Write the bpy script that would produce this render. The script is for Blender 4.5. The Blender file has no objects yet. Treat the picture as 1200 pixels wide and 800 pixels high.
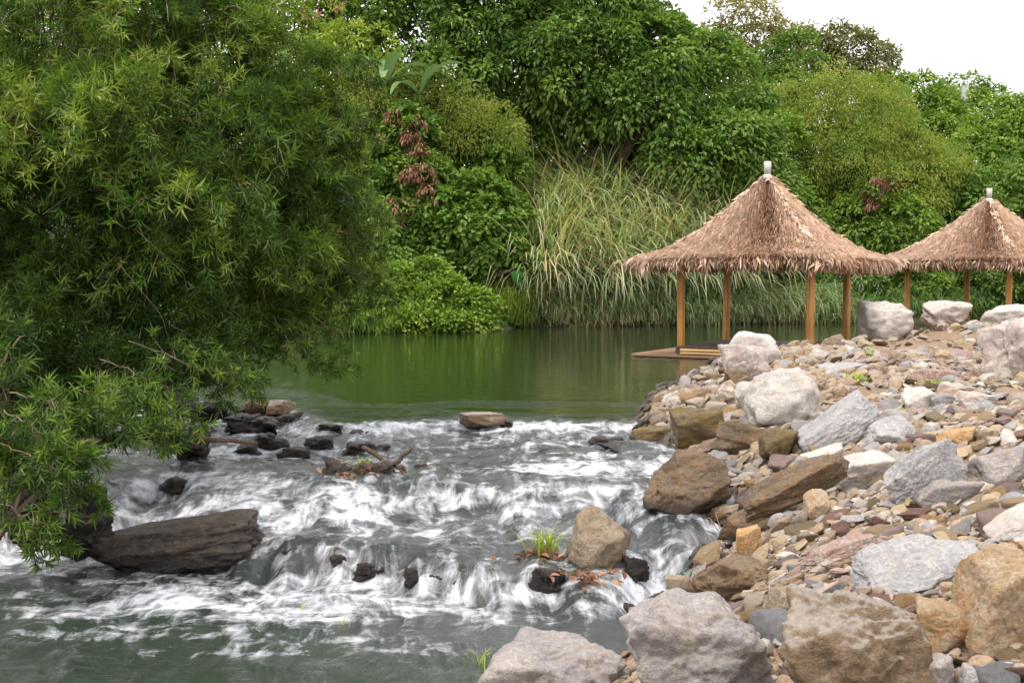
import bpy, math, random
import numpy as np
from mathutils import Vector, Matrix

SC = bpy.context.scene
COL = SC.collection
PI = math.pi

# ------------------------------------------------------------------ camera
F = 1400.0                       # focal length in photo pixels (1200 wide)
CAMZ = 2.05
PITCH = math.atan(80 / F)
cam_data = bpy.data.cameras.new('camera')
cam = bpy.data.objects.new('camera', cam_data)
COL.objects.link(cam)
cam.location = (0, 0, CAMZ)
cam.rotation_euler = (PI / 2 - PITCH, 0, 0)
cam_data.sensor_width = 36
cam_data.lens = 36 * F / 1200
cam_data.clip_end = 1500
cam_data.dof.use_dof = False
SC.camera = cam

# ------------------------------------------------------------------ light
SUN_EL, SUN_ROT = math.radians(52), math.radians(215)
world = bpy.data.worlds.new('World')
SC.world = world
world.use_nodes = True
wt = world.node_tree
wt.nodes.clear()
sky = wt.nodes.new('ShaderNodeTexSky')
sky.sky_type = 'NISHITA'
sky.sun_disc = False
sky.sun_elevation = SUN_EL
sky.sun_rotation = SUN_ROT
sky.air_density = 1.0
sky.dust_density = 3.0
wmix = wt.nodes.new('ShaderNodeMix')
wmix.data_type = 'RGBA'
wmix.inputs[0].default_value = 0.86            # cloud cover
wt.links.new(sky.outputs[0], wmix.inputs[6])
wmix.inputs[7].default_value = (12.6, 12.2, 12.3, 1)
wbg = wt.nodes.new('ShaderNodeBackground')
wbg.inputs[1].default_value = 0.085
wout = wt.nodes.new('ShaderNodeOutputWorld')
wt.links.new(wmix.outputs[2], wbg.inputs[0])
wt.links.new(wbg.outputs[0], wout.inputs[0])

sun_d = bpy.data.lights.new('sun', 'SUN')
sun_d.energy = 1.5
sun_d.angle = math.radians(14)
sun_d.color = (1, 0.95, 0.88)
sun = bpy.data.objects.new('sun', sun_d)
COL.objects.link(sun)
# shines from behind-left of the camera, high up
sdir = Vector((-0.35, -0.32, 1.0)).normalized()
sun.rotation_euler = sdir.to_track_quat('Z', 'Y').to_euler()
sky.sun_elevation = math.asin(sdir.z)
sky.sun_rotation = math.atan2(sdir.x, sdir.y)

SC.view_settings.view_transform = 'Standard'
SC.view_settings.look = 'None'
SC.view_settings.exposure = 1.04
SC.view_settings.gamma = 1
SC.view_settings.use_curve_mapping = False
SC.render.engine = 'CYCLES'
cy = SC.cycles
cy.max_bounces = 6
cy.diffuse_bounces = 3
cy.glossy_bounces = 3
cy.transmission_bounces = 4
cy.transparent_max_bounces = 6
cy.use_denoising = True
cy.caustics_reflective = False
cy.caustics_refractive = False

# ------------------------------------------------------------------ pixel -> world helpers
_cp, _sp = math.cos(PITCH), math.sin(PITCH)
def ray(px, py):
    a, b = (px - 600) / F, (400 - py) / F
    return np.array([a, _cp + b * _sp, -_sp + b * _cp])
def atY(px, py, Y):
    d = ray(px, py); t = Y / d[1]
    return np.array([0, 0, CAMZ]) + d * t
def onZ(px, py, z):
    d = ray(px, py); t = (z - CAMZ) / d[2]
    return np.array([0, 0, CAMZ]) + d * t
def project(x, y, z):
    dz = z - CAMZ
    f = y * _cp - dz * _sp
    u = y * _sp + dz * _cp
    return 600 + F * x / f, 400 - F * u / f

# ------------------------------------------------------------------ numpy noise
def _hash(ix, iy, iz, seed):
    h = (ix.astype(np.int64) * 374761393 + iy.astype(np.int64) * 668265263 + iz.astype(np.int64) * 2147483647 + seed * 974711) & 0xffffffff
    h = ((h ^ (h >> 13)) * 1274126177) & 0xffffffff
    h = ((h ^ (h >> 16)) * 2246822519) & 0xffffffff
    return h ^ (h >> 15)
_G = np.array([[1,1,0],[-1,1,0],[1,-1,0],[-1,-1,0],[1,0,1],[-1,0,1],[1,0,-1],[-1,0,-1],[0,1,1],[0,-1,1],[0,1,-1],[0,-1,-1],[1,1,0],[-1,1,0],[0,-1,1],[0,-1,-1]], float)
def perlin(x, y, z=0.0, seed=0):
    x, y, z = np.broadcast_arrays(np.asarray(x, float), np.asarray(y, float), np.asarray(z, float))
    ix, iy, iz = np.floor(x), np.floor(y), np.floor(z)
    fx, fy, fz = x - ix, y - iy, z - iz
    u, v, w = [t * t * t * (t * (t * 6 - 15) + 10) for t in (fx, fy, fz)]
    r = 0
    for a in (0, 1):
        for b in (0, 1):
            for c in (0, 1):
                g = _G[_hash(ix + a, iy + b, iz + c, seed) & 15]
                d = g[..., 0] * (fx - a) + g[..., 1] * (fy - b) + g[..., 2] * (fz - c)
                r = r + d * (u if a else 1 - u) * (v if b else 1 - v) * (w if c else 1 - w)
    return r
def fbm(x, y, z=0.0, oct=4, seed=0, gain=0.5):
    r, a = 0, 1.0
    for i in range(oct):
        r = r + a * perlin(np.asarray(x) * 2 ** i, np.asarray(y) * 2 ** i, np.asarray(z) * 2 ** i, seed + i * 17)
        a *= gain
    return r
def sstep(t):
    t = np.clip(t, 0, 1)
    return t * t * (3 - 2 * t)

# ------------------------------------------------------------------ mesh / object helpers
def np_mesh(name, V, faces, smooth=False, attrs=None):
    """V (n,3); faces = list of int arrays (m,k)."""
    me = bpy.data.meshes.new(name)
    V = np.asarray(V, np.float32)
    me.vertices.add(len(V)); me.vertices.foreach_set('co', V.ravel())
    faces = [np.asarray(f, np.int32) for f in faces if len(f)]
    tot = sum(f.size for f in faces); nf = sum(len(f) for f in faces)
    me.loops.add(tot); me.polygons.add(nf)
    me.loops.foreach_set('vertex_index', np.concatenate([f.ravel() for f in faces]))
    sizes = np.concatenate([np.full(len(f), f.shape[1], np.int32) for f in faces])
    starts = np.concatenate([[0], np.cumsum(sizes)[:-1]]).astype(np.int32)
    me.polygons.foreach_set('loop_start', starts)
    me.polygons.foreach_set('use_smooth', np.full(nf, smooth, bool))
    me.update(calc_edges=True)
    for k, v in (attrs or {}).items():
        a = me.attributes.new(k, 'FLOAT', 'POINT')
        a.data.foreach_set('value', np.asarray(v, np.float32))
    return me
def link(name, me, mat=None, parent=None, loc=None):
    o = bpy.data.objects.new(name, me)
    COL.objects.link(o)
    if mat is not None and me is not None and not me.materials: me.materials.append(mat)
    if parent is not None: o.parent = parent
    if loc is not None: o.location = loc
    return o
def tag(o, label=None, cat=None, group=None, kind=None):
    if label: o['label'] = label
    if cat: o['category'] = cat
    if group: o['group'] = group
    if kind: o['kind'] = kind
    return o
def empty(name, loc, rz=0):
    o = bpy.data.objects.new(name, None); COL.objects.link(o)
    o.location = tuple(float(v) for v in loc); o.rotation_euler = (0, 0, rz)
    return o
class Geo:
    """collects vertices and faces of one mesh"""
    def __init__(s): s.V = []; s.F = {}; s.n = 0; s.A = []
    def add(s, V, faces, a=0.0):
        V = np.asarray(V, float)
        for f in faces:
            f = np.asarray(f, int)
            if len(f): s.F.setdefault(f.shape[1], []).append(f + s.n)
        s.V.append(V); s.n += len(V)
        s.A.append(np.full(len(V), a) if np.isscalar(a) else np.asarray(a))
    def build(s, name, mat, parent=None, smooth=True, loc=(0, 0, 0)):
        V = np.concatenate(s.V) - np.asarray(loc)
        me = np_mesh(name, V, [np.concatenate(f) for f in s.F.values()], smooth, {'tint': np.concatenate(s.A)})
        return link(name, me, mat, parent)
def tube(g, pts, radii, n=7, a=0.0, cap=True):
    pts = np.asarray(pts, float); m = len(pts)
    radii = np.broadcast_to(radii, (m,))
    T = np.gradient(pts, axis=0); T /= np.linalg.norm(T, axis=1)[:, None] + 1e-9
    ref = np.array([0, 0, 1.0]) if abs(T[0][2]) < 0.9 else np.array([1.0, 0, 0])
    V = []
    for i in range(m):
        s_ = np.cross(T[i], ref); s_ /= np.linalg.norm(s_) + 1e-9
        u = np.cross(s_, T[i])
        ang = np.arange(n) * 2 * PI / n
        V.append(pts[i] + radii[i] * (np.cos(ang)[:, None] * s_ + np.sin(ang)[:, None] * u))
        ref = u
    V = np.concatenate(V)
    i, j = np.meshgrid(np.arange(m - 1), np.arange(n), indexing='ij')
    i, j = i.ravel(), j.ravel()
    q = np.stack([i * n + j, i * n + (j + 1) % n, (i + 1) * n + (j + 1) % n, (i + 1) * n + j], 1)
    fs = [q]
    if cap: fs.append(np.array([list(range(n))[::-1], [(m - 1) * n + k for k in range(n)]]))
    g.add(V, fs, a)
def box(g, c, size, rz=0.0, a=0.0, jit=0):
    s_ = np.array([[-1,-1,-1],[1,-1,-1],[1,1,-1],[-1,1,-1],[-1,-1,1],[1,-1,1],[1,1,1],[-1,1,1]]) * np.asarray(size) / 2
    co, si = math.cos(rz), math.sin(rz)
    R = np.array([[co, -si, 0], [si, co, 0], [0, 0, 1]])
    g.add(s_ @ R.T + np.asarray(c), [[[0,3,2,1],[4,5,6,7],[0,1,5,4],[1,2,6,5],[2,3,7,6],[3,0,4,7]]], a)

# ------------------------------------------------------------------ node material helpers
class NT:
    def __init__(s, name):
        s.m = bpy.data.materials.new(name); s.m.use_nodes = True
        s.t = s.m.node_tree; s.t.nodes.clear()
        s.out = s.t.nodes.new('ShaderNodeOutputMaterial')
    def n(s, typ, ins=None, **kw):
        nd = s.t.nodes.new(typ)
        for k, v in kw.items(): setattr(nd, k, v)
        for k, v in (ins or {}).items():
            if hasattr(v, 'bl_idname') or isinstance(v, bpy.types.NodeSocket): s.t.links.new(v, nd.inputs[k])
            else: nd.inputs[k].default_value = v
        return nd
    def math(s, op, a, b=0.0, clamp=False):
        nd = s.n('ShaderNodeMath', {0: a, 1: b}, operation=op); nd.use_clamp = clamp
        return nd.outputs[0]
    def mix(s, f, a, b, mode='MIX'):
        nd = s.n('ShaderNodeMix', {0: f, 6: a, 7: b}, data_type='RGBA', blend_type=mode)
        return nd.outputs[2]
    def noise(s, vec, scale, detail=4, rough=0.55, dist=0.0):
        nd = s.n('ShaderNodeTexNoise', {'Vector': vec, 'Scale': scale, 'Detail': detail, 'Roughness': rough, 'Distortion': dist})
        return nd.outputs[0]
    def ramp(s, f, stops, interp='LINEAR'):
        nd = s.n('ShaderNodeValToRGB', {0: f}); cr = nd.color_ramp; cr.interpolation = interp
        while len(cr.elements) < len(stops): cr.elements.new(0.5)
        for e, (p, c) in zip(cr.elements, stops):
            e.position = p; e.color = (*c, 1) if hasattr(c, '__len__') else (c, c, c, 1)
        return nd.outputs[0]
    def attr(s, name, typ='GEOMETRY'):
        nd = s.n('ShaderNodeAttribute', attribute_name=name, attribute_type=typ)
        return nd.outputs['Fac']
    def obj(s): return s.n('ShaderNodeTexCoord').outputs['Object']
    def pos(s): return s.n('ShaderNodeNewGeometry').outputs['Position']
    def scale(s, v, sc): return s.n('ShaderNodeMapping', {0: v, 3: sc}).outputs[0]
    def bump(s, h, strength=0.5, dist=0.02, normal=None):
        ins = {'Height': h, 'Strength': strength, 'Distance': dist}
        if normal is not None: ins['Normal'] = normal
        return s.n('ShaderNodeBump', ins).outputs[0]
    def bsdf(s, col, rough=0.6, normal=None, spec=0.5, **kw):
        ins = {'Base Color': col, 'Roughness': rough, 'Specular IOR Level': spec}
        if normal is not None: ins['Normal'] = normal
        ins.update(kw)
        return s.n('ShaderNodeBsdfPrincipled', ins).outputs[0]
    def done(s, sh):
        s.t.links.new(sh, s.out.inputs[0]); return s.m
def c4(c): return (*c, 1)

def rock_mat(name, c1, c2, c3, vein=0.0, topc=None, rough=0.75, strata=0.0, use_color=False, c4v=(0.62, 0.60, 0.58), scale=1.0, moss=0.0):
    t = NT(name)
    v = t.obj()
    rnd = t.n('ShaderNodeObjectInfo').outputs['Random']
    vv = t.n('ShaderNodeVectorMath', {0: v, 1: t.n('ShaderNodeCombineXYZ', {0: t.math('MULTIPLY', rnd, 37.0), 1: t.math('MULTIPLY', rnd, 71.0), 2: 0.0}).outputs[0]}, operation='ADD').outputs[0]
    n1 = t.noise(vv, 2.6 * scale, 6, 0.6, 0.6)
    n2 = t.noise(vv, 7.0 * scale, 8, 0.7, 1.2)
    n3 = t.noise(vv, 42 * scale, 5, 0.7)
    col = t.mix(t.ramp(n1, [(0.36, 0), (0.62, 1)]), c4(c1), c4(c2))
    col = t.mix(t.ramp(n2, [(0.46, 0), (0.70, 1)]), col, c4(c3))
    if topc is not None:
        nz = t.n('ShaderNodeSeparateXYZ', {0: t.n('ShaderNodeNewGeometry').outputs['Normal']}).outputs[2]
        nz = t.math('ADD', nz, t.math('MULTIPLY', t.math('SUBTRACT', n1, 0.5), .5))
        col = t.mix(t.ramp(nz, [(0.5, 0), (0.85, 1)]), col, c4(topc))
    if strata:
        sv = t.scale(vv, (1.0, 1.0, 5))
        col = t.mix(t.math('MULTIPLY', t.ramp(t.noise(sv, 2.0, 6, 0.7, 0.3), [(0.45, 0), (0.7, 1)]), strata), col, c4(tuple(x * 0.45 for x in c1)))
    if vein:
        vn = t.noise(vv, 3.1 * scale, 6, 0.6, 2.2)
        a = t.math('ABSOLUTE', t.math('SUBTRACT', vn, 0.5))
        col = t.mix(t.math('MULTIPLY', t.ramp(a, [(0.0, 1), (0.016, 0)]), vein), col, c4(c4v))
    if moss:
        mm = t.ramp(t.noise(vv, 4.0, 5, 0.7, 0.4), [(0.45, 0), (0.6, 1)])
        col = t.mix(t.math('MULTIPLY', mm, moss), col, (0.16, 0.11, 0.02, 1))
    col = t.mix(0.75, col, t.ramp(n3, [(0.28, 0.55), (0.5, 1.0), (0.75, 1.35)]), 'MULTIPLY')
    # pits and cracks
    vo = t.n('ShaderNodeTexVoronoi', {'Vector': t.n('ShaderNodeVectorMath', {0: vv, 1: t.n('ShaderNodeTexNoise', {'Vector': vv, 'Scale': 5.0}).outputs[1]}, operation='ADD').outputs[0], 'Scale': 2.2 * scale}, feature='DISTANCE_TO_EDGE').outputs[0]
    crack = t.ramp(vo, [(0.0, 0.0), (0.02, 1.0)])
    cm = t.ramp(n1, [(0.40, 0), (0.46, 1)])
    crack = t.math('MAXIMUM', crack, cm)
    if use_color:
        col = t.mix(1.0, col, t.n('ShaderNodeObjectInfo').outputs['Color'], 'MULTIPLY')
    col = t.mix(1.0, col, (.93, .90, .86, 1), 'MULTIPLY')
    # wet band near the waterline of this stone
    z = t.n('ShaderNodeSeparateXYZ', {0: t.pos()}).outputs[2]
    wz = t.attr('wet_z', 'OBJECT')
    wet = t.math('SUBTRACT', t.math('ADD', wz, t.math('MULTIPLY', t.math('SUBTRACT', n2, 0.5), 0.12)), z)
    wet = t.ramp(t.math('ADD', t.math('MULTIPLY', wet, 12.0), 0.5), [(0, 0), (1, 1)])
    col = t.mix(wet, col, t.mix(1.0, col, (0.24, 0.22, 0.2, 1), 'MULTIPLY'))
    rr = t.mix(wet, c4((rough,) * 3), (0.16, 0.16, 0.16, 1))
    h = t.math('ADD', t.math('MULTIPLY', n2, 0.8), t.math('MULTIPLY', n3, 0.28))
    h = t.math('ADD', h, t.math('MULTIPLY', crack, 0.12))
    h = t.math('ADD', h, t.math('MULTIPLY', t.noise(t.scale(vv, (1, 1, 2.2)), 14 * scale, 6, .75, .5), .5))
    bp = t.bump(h, 0.9, 0.045)
    return t.done(t.bsdf(col, rr, bp, 0.4))

def leaf_mat(name, stops, rough=0.5, trans=0.30, spec=0.3, var=0.35):
    t = NT(name)
    ti = t.attr('tint')
    ri = t.n('ShaderNodeNewGeometry').outputs['Random Per Island']
    f = t.math('ADD', ti, t.math('MULTIPLY', t.math('SUBTRACT', ri, 0.5), var))
    col = t.ramp(f, stops)
    b = t.bsdf(col, rough, None, spec)
    tr = t.n('ShaderNodeBsdfTranslucent', {0: t.mix(1.0, col, (1.25, 1.35, 0.6, 1), 'MULTIPLY')}).outputs[0]
    return t.done(t.n('ShaderNodeMixShader', {0: trans, 1: b, 2: tr}).outputs[0])

def bark_mat(name, c1, c2, scale=6):
    t = NT(name); v = t.scale(t.obj(), (1, 1, 0.35))
    n = t.noise(v, scale, 6, 0.7)
    col = t.mix(t.ramp(n, [(0.35, 0), (0.65, 1)]), c4(c1), c4(c2))
    return t.done(t.bsdf(col, 0.85, t.bump(n, 0.7, 0.03), 0.2))

M = {}
M['limestone'] = rock_mat('pale limestone', (0.46, 0.45, 0.45), (0.60, 0.575, 0.55), (0.50, 0.41, 0.33), vein=0.5)
M['limestone_pink'] = rock_mat('pinkish limestone', (0.48, 0.43, 0.41), (0.60, 0.55, 0.53), (0.47, 0.34, 0.27), vein=0.5)
M['grey'] = rock_mat('blue grey rock', (0.28, 0.285, 0.31), (0.38, 0.38, 0.40), (0.45, 0.42, 0.40), vein=0.7)
M['lavender'] = rock_mat('lavender grey boulder', (0.25, 0.235, 0.25), (0.38, 0.35, 0.35), (0.34, 0.29, 0.23), vein=0.35)
M['brown'] = rock_mat('brown rock', (0.13, 0.095, 0.062), (0.21, 0.155, 0.10), (0.23, 0.12, 0.045), vein=0.15, strata=0.5)
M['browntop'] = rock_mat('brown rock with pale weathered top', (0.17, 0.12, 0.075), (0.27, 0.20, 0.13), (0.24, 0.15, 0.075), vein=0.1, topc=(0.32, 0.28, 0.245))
M['tan'] = rock_mat('tan rock', (0.36, 0.26, 0.15), (0.42, 0.34, 0.25), (0.36, 0.19, 0.06), vein=0.3)
M['orange'] = rock_mat('orange rock', (0.45, 0.27, 0.10), (0.50, 0.36, 0.20), (0.48, 0.20, 0.04), vein=0.3)
M['moss'] = rock_mat('mossy brown rock', (0.12, 0.085, 0.045), (0.20, 0.15, 0.10), (0.10, 0.08, 0.03), moss=0.8)
M['midtan'] = rock_mat('tan grey midstream rock', (0.25, 0.195, 0.13), (0.34, 0.28, 0.205), (0.20, 0.145, 0.08), vein=0.3)
M['dark'] = rock_mat('dark wet rock', (0.020, 0.015, 0.013), (0.050, 0.035, 0.027), (0.085, 0.050, 0.030), rough=0.24, strata=0.4)
M['darkslab'] = rock_mat('dark brown wet slab', (0.026, 0.019, 0.015), (0.060, 0.045, 0.036), (0.105, 0.075, 0.050), rough=0.3, strata=0.55, vein=0.1)
M['pinkslab'] = rock_mat('pinkish slab', (0.33, 0.23, 0.20), (0.42, 0.34, 0.30), (0.33, 0.17, 0.13), vein=0.6, strata=0.15)
M['stone'] = rock_mat('river stone', (0.70, 0.69, 0.70), (1.0, 0.97, 0.93), (0.78, 0.66, 0.52), vein=0.5, use_color=True, c4v=(1.3, 1.25, 1.2), scale=1.6)

def gravel_mat():
    t = NT('river gravel')
    ri = t.n('ShaderNodeNewGeometry').outputs['Random Per Island']
    cols = [(0.36, 0.29, 0.21), (0.30, 0.30, 0.31), (0.23, 0.175, 0.13), (0.42, 0.385, 0.34), (0.25, 0.175, 0.145), (0.36, 0.32, 0.29),
            (0.35, 0.27, 0.17), (0.26, 0.27, 0.285), (0.32, 0.23, 0.15), (0.52, 0.49, 0.45), (0.17, 0.12, 0.09), (0.36, 0.27, 0.235), (0.40, 0.31, 0.19)]
    col = t.ramp(ri, [(i / len(cols), c) for i, c in enumerate(cols)], 'CONSTANT')
    ti = t.attr('tint')
    col = t.mix(.26, col, (0.25, 0.165, 0.085, 1))
    col = t.mix(t.math('MULTIPLY', ti, 1.0), col, (0.19, 0.145, 0.11, 1))
    v = t.obj()
    n = t.noise(v, 35, 5, 0.7)
    n0 = t.noise(v, 9, 4, 0.7)
    col = t.mix(0.7, col, t.ramp(n, [(0.3, 0.6), (0.7, 1.3)]), 'MULTIPLY')
    col = t.mix(0.5, col, t.ramp(n0, [(0.3, 0.65), (0.7, 1.25)]), 'MULTIPLY')
    wet = t.ramp(t.math('SUBTRACT', ti, 0.0), [(0.75, 0), (1.0, 1)])
    col = t.mix(wet, col, t.mix(1.0, col, (0.3, 0.28, 0.26, 1), 'MULTIPLY'))
    return t.done(t.bsdf(col, t.mix(wet, (0.75,) * 3 + (1,), (0.2,) * 3 + (1,)), t.bump(n, 0.6, 0.02), 0.35))
M['gravel'] = gravel_mat()

# ------------------------------------------------------------------ river levels and terrain
def lip(pts, z):
    w = sorted([tuple(onZ(px, py, z)[:2]) for px, py in pts])
    return np.array([p[0] for p in w]), np.array([p[1] for p in w])
LA = lip([(215, 462), (300, 474), (380, 488), (470, 491), (560, 489), (650, 487), (760, 489)], 0.0)
LB = lip([(60, 560), (150, 548), (250, 545), (330, 556), (470, 556), (540, 562), (620, 564), (700, 572), (780, 578)], -0.2)
LC = lip([(-40, 618), (110, 606), (220, 612), (320, 622), (400, 640), (480, 652), (560, 662), (640, 668), (700, 660), (760, 642), (860, 634)], -0.52)
def lipy(L, x, seed, amp=0.22):
    return np.interp(x, L[0], L[1]) + amp * 2.2 * fbm(np.asarray(x) * 0.9, 0.5 + seed, 0, 3, seed, .45)
def zwater(x, y):
    x = np.asarray(x, float); y = np.asarray(y, float)
    a = lipy(LA, x, 3, 0.25); b = lipy(LB, x, 5); c = lipy(LC, x, 8)
    wb = np.clip(1.15 + 2.4 * fbm(x * .8, 7.1, 0, 3, 14), .4, 2.6); wc = np.clip(.7 + 1.6 * fbm(x * .9, 3.7, 0, 3, 15), .3, 1.5)
    z = -0.17 * sstep((a - y) / 1.5) - 0.05 * np.clip((a - 0.8 - y) / np.maximum(a - 0.8 - b, 0.3), 0, 1)
    z = z - 0.24 * sstep((b - y) / wb) - 0.07 * np.clip((b - .42 - y) / np.maximum(b - .42 - c, 0.3), 0, 1)
    z = z - 0.27 * sstep((c - y) / wc)
    return z
BAR = np.array([(-2, -30), (-1.4, 4), (-.7, 5.6), (-.15, 6.8), (.55, 7.9), (1.15, 9.0), (1.35, 10.2), (1.75, 10.8), (2.2, 11.3), (2.25, 12.2), (1.75, 13.0), (2.1, 14.5), (1.7, 15.8),
                (1.9, 17.4), (2.35, 19.8), (3.75, 23.9), (5.5, 26.6), (7.6, 27.6), (9.2, 30.0), (10.5, 32.5), (14, 33.5), (30, 34), (70, 30), (70, -30)], float)
LAND = np.array([(-5.3, -30), (-5.3, 9), (-5.5, 11), (-5.6, 13), (-5.3, 15), (-5.5, 17), (-6.5, 20), (-7.5, 26), (-9.5, 33), (-8, 38), (-6, 41), (-.9, 42.2), (.6, 45.5), (12, 49), (22, 52),
                 (80, 56), (400, 60), (400, 500), (-400, 500), (-400, -30)], float)
def sdf(P, x, y):
    x = np.asarray(x, float); y = np.asarray(y, float)
    d = np.full(x.shape, 1e9); ins = np.zeros(x.shape, bool)
    n = len(P)
    for i in range(n):
        ax, ay = P[i]; bx, by = P[(i + 1) % n]
        ex, ey = bx - ax, by - ay
        t = np.clip(((x - ax) * ex + (y - ay) * ey) / (ex * ex + ey * ey), 0, 1)
        d = np.minimum(d, np.hypot(x - ax - t * ex, y - ay - t * ey))
        c = ((ay > y) != (by > y)) & (x < (bx - ax) * (y - ay) / (by - ay + 1e-12) + ax)
        ins ^= c
    return np.where(ins, d, -d)
def terrain(x, y):
    x = np.asarray(x, float); y = np.asarray(y, float)
    dR = sdf(BAR, x, y) + 0.25 * fbm(x * 0.9, y * 0.9, 0, 3, 41)
    dL = sdf(LAND, x, y) + 0.4 * fbm(x * 0.5, y * 0.5, 0, 3, 42)
    zw = zwater(x, y)
    P = 0.5 + 0.10 * fbm(x * 0.25, y * 0.25, 0, 3, 43) + 0.10 * sstep((x - 3) / 4) + .27 * sstep((y - 23) / 5)
    zr = zw + (P - zw) * (1 - np.exp(-np.maximum(dR, 0) / 1.25)) + 0.05 * fbm(x * 1.7, y * 1.7, 0, 4, 44) * sstep(dR / 0.5)
    zl = zw + 1.3 * (1 - np.exp(-np.maximum(dL, 0) / 1.6)) + 0.5 * np.clip(dL - 1.5, 0, 6.5) * sstep((y - 30) / 10) + 0.14 * np.clip(dL - 8, 0, 14) + 0.5 * fbm(x * 0.12, y * 0.12, 0, 3, 45) * sstep(dL / 6)
    dm = np.maximum(dR, dL)
    zb = zw - 0.55 * (1 - np.exp(np.minimum(dm, 0) / 0.7)) - 0.02 + 0.05 * fbm(x * 1.5, y * 1.5, 0, 3, 46) * sstep(-dm)
    z = np.where(dR > 0, zr, np.where(dL > 0, zl, zb))
    return z
def T(x, y): return float(terrain(np.array([x]), np.array([y]))[0])
def ZW(x, y): return float(zwater(np.array([x]), np.array([y]))[0])
def hit(px, py, ymax=90):
    """first point of ground or water seen at that pixel"""
    d = ray(px, py)
    Y = np.concatenate([np.arange(2.5, 20, 0.02), np.arange(20, ymax, 0.06)])
    t = Y / d[1]
    X = d[0] * t; Z = CAMZ + d[2] * t
    g = np.maximum(terrain(X, Y), zwater(X, Y))
    k = np.argmax(Z <= g)
    if not (Z <= g).any(): k = len(Y) - 1
    return np.array([X[k], Y[k], g[k]])

def axis(lo, hi, dlo, dhi, step, grow=1.25):
    a = list(np.arange(dlo, dhi, step))
    s = step; v = a[-1]
    while v < hi:
        s = min(s * grow, 25); v += s; a.append(v)
    s = step; v = a[0]; b = []
    while v > lo:
        s = min(s * grow, 25); v -= s; b.append(v)
    return np.array(b[::-1] + a)
def grid_mesh(name, xs, ys, zf, attrf=None, smooth=True):
    X, Y = np.meshgrid(xs, ys)
    Z = zf(X, Y)
    nx, ny = len(xs), len(ys)
    i, j = np.meshgrid(np.arange(ny - 1), np.arange(nx - 1), indexing='ij')
    i, j = i.ravel(), j.ravel()
    q = np.stack([i * nx + j, i * nx + j + 1, (i + 1) * nx + j + 1, (i + 1) * nx + j], 1)
    at = attrf(X, Y, Z) if attrf else None
    return np_mesh(name, np.stack([X.ravel(), Y.ravel(), Z.ravel()], 1), [q], smooth, {k: v.ravel() for k, v in (at or {}).items()})

# ground sheet
def ground_mat():
    t = NT('ground soil and grit')
    p = t.pos()
    n = t.noise(p, 1.3, 6, 0.6); n2 = t.noise(p, 22, 6, 0.7); n3 = t.noise(p, 90, 3, 0.6)
    bar = t.mix(t.ramp(n2, [(0.3, 0), (0.7, 1)]), (0.20, 0.13, 0.08, 1), (0.36, 0.26, 0.17, 1))
    bar = t.mix(t.ramp(n, [(0.4, 0), (0.65, 1)]), bar, (0.25, 0.17, 0.11, 1))
    bar = t.mix(0.6, bar, t.ramp(n3, [(0.3, 0.5), (0.7, 1.4)]), 'MULTIPLY')
    land = t.mix(n, (0.05, 0.045, 0.02, 1), (0.04, 0.07, 0.02, 1))
    bed = t.mix(t.ramp(n2, [(0.35, 0), (0.65, 1)]), (0.05, 0.045, 0.03, 1), (0.14, 0.10, 0.065, 1))
    col = t.mix(t.attr('land'), bar, land)
    col = t.mix(t.attr('bed'), col, bed)
    h = t.math('ADD', n2, t.math('MULTIPLY', n3, 0.4))
    return t.done(t.bsdf(col, 0.9, t.bump(h, 0.8, 0.04), 0.2))
def gattr(X, Y, Z):
    dL = sdf(LAND, X, Y); zw = zwater(X, Y)
    return {'land': (dL > -1.3).astype(float), 'bed': sstep((zw + 0.03 - Z) / 0.05)}
me = grid_mesh('ground', axis(-420, 420, -8, 14, 0.09, 1.035), axis(-60, 520, 3, 34, 0.09, 1.025), terrain, gattr)
tag(link('ground', me, ground_mat()), kind='structure')

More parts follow.
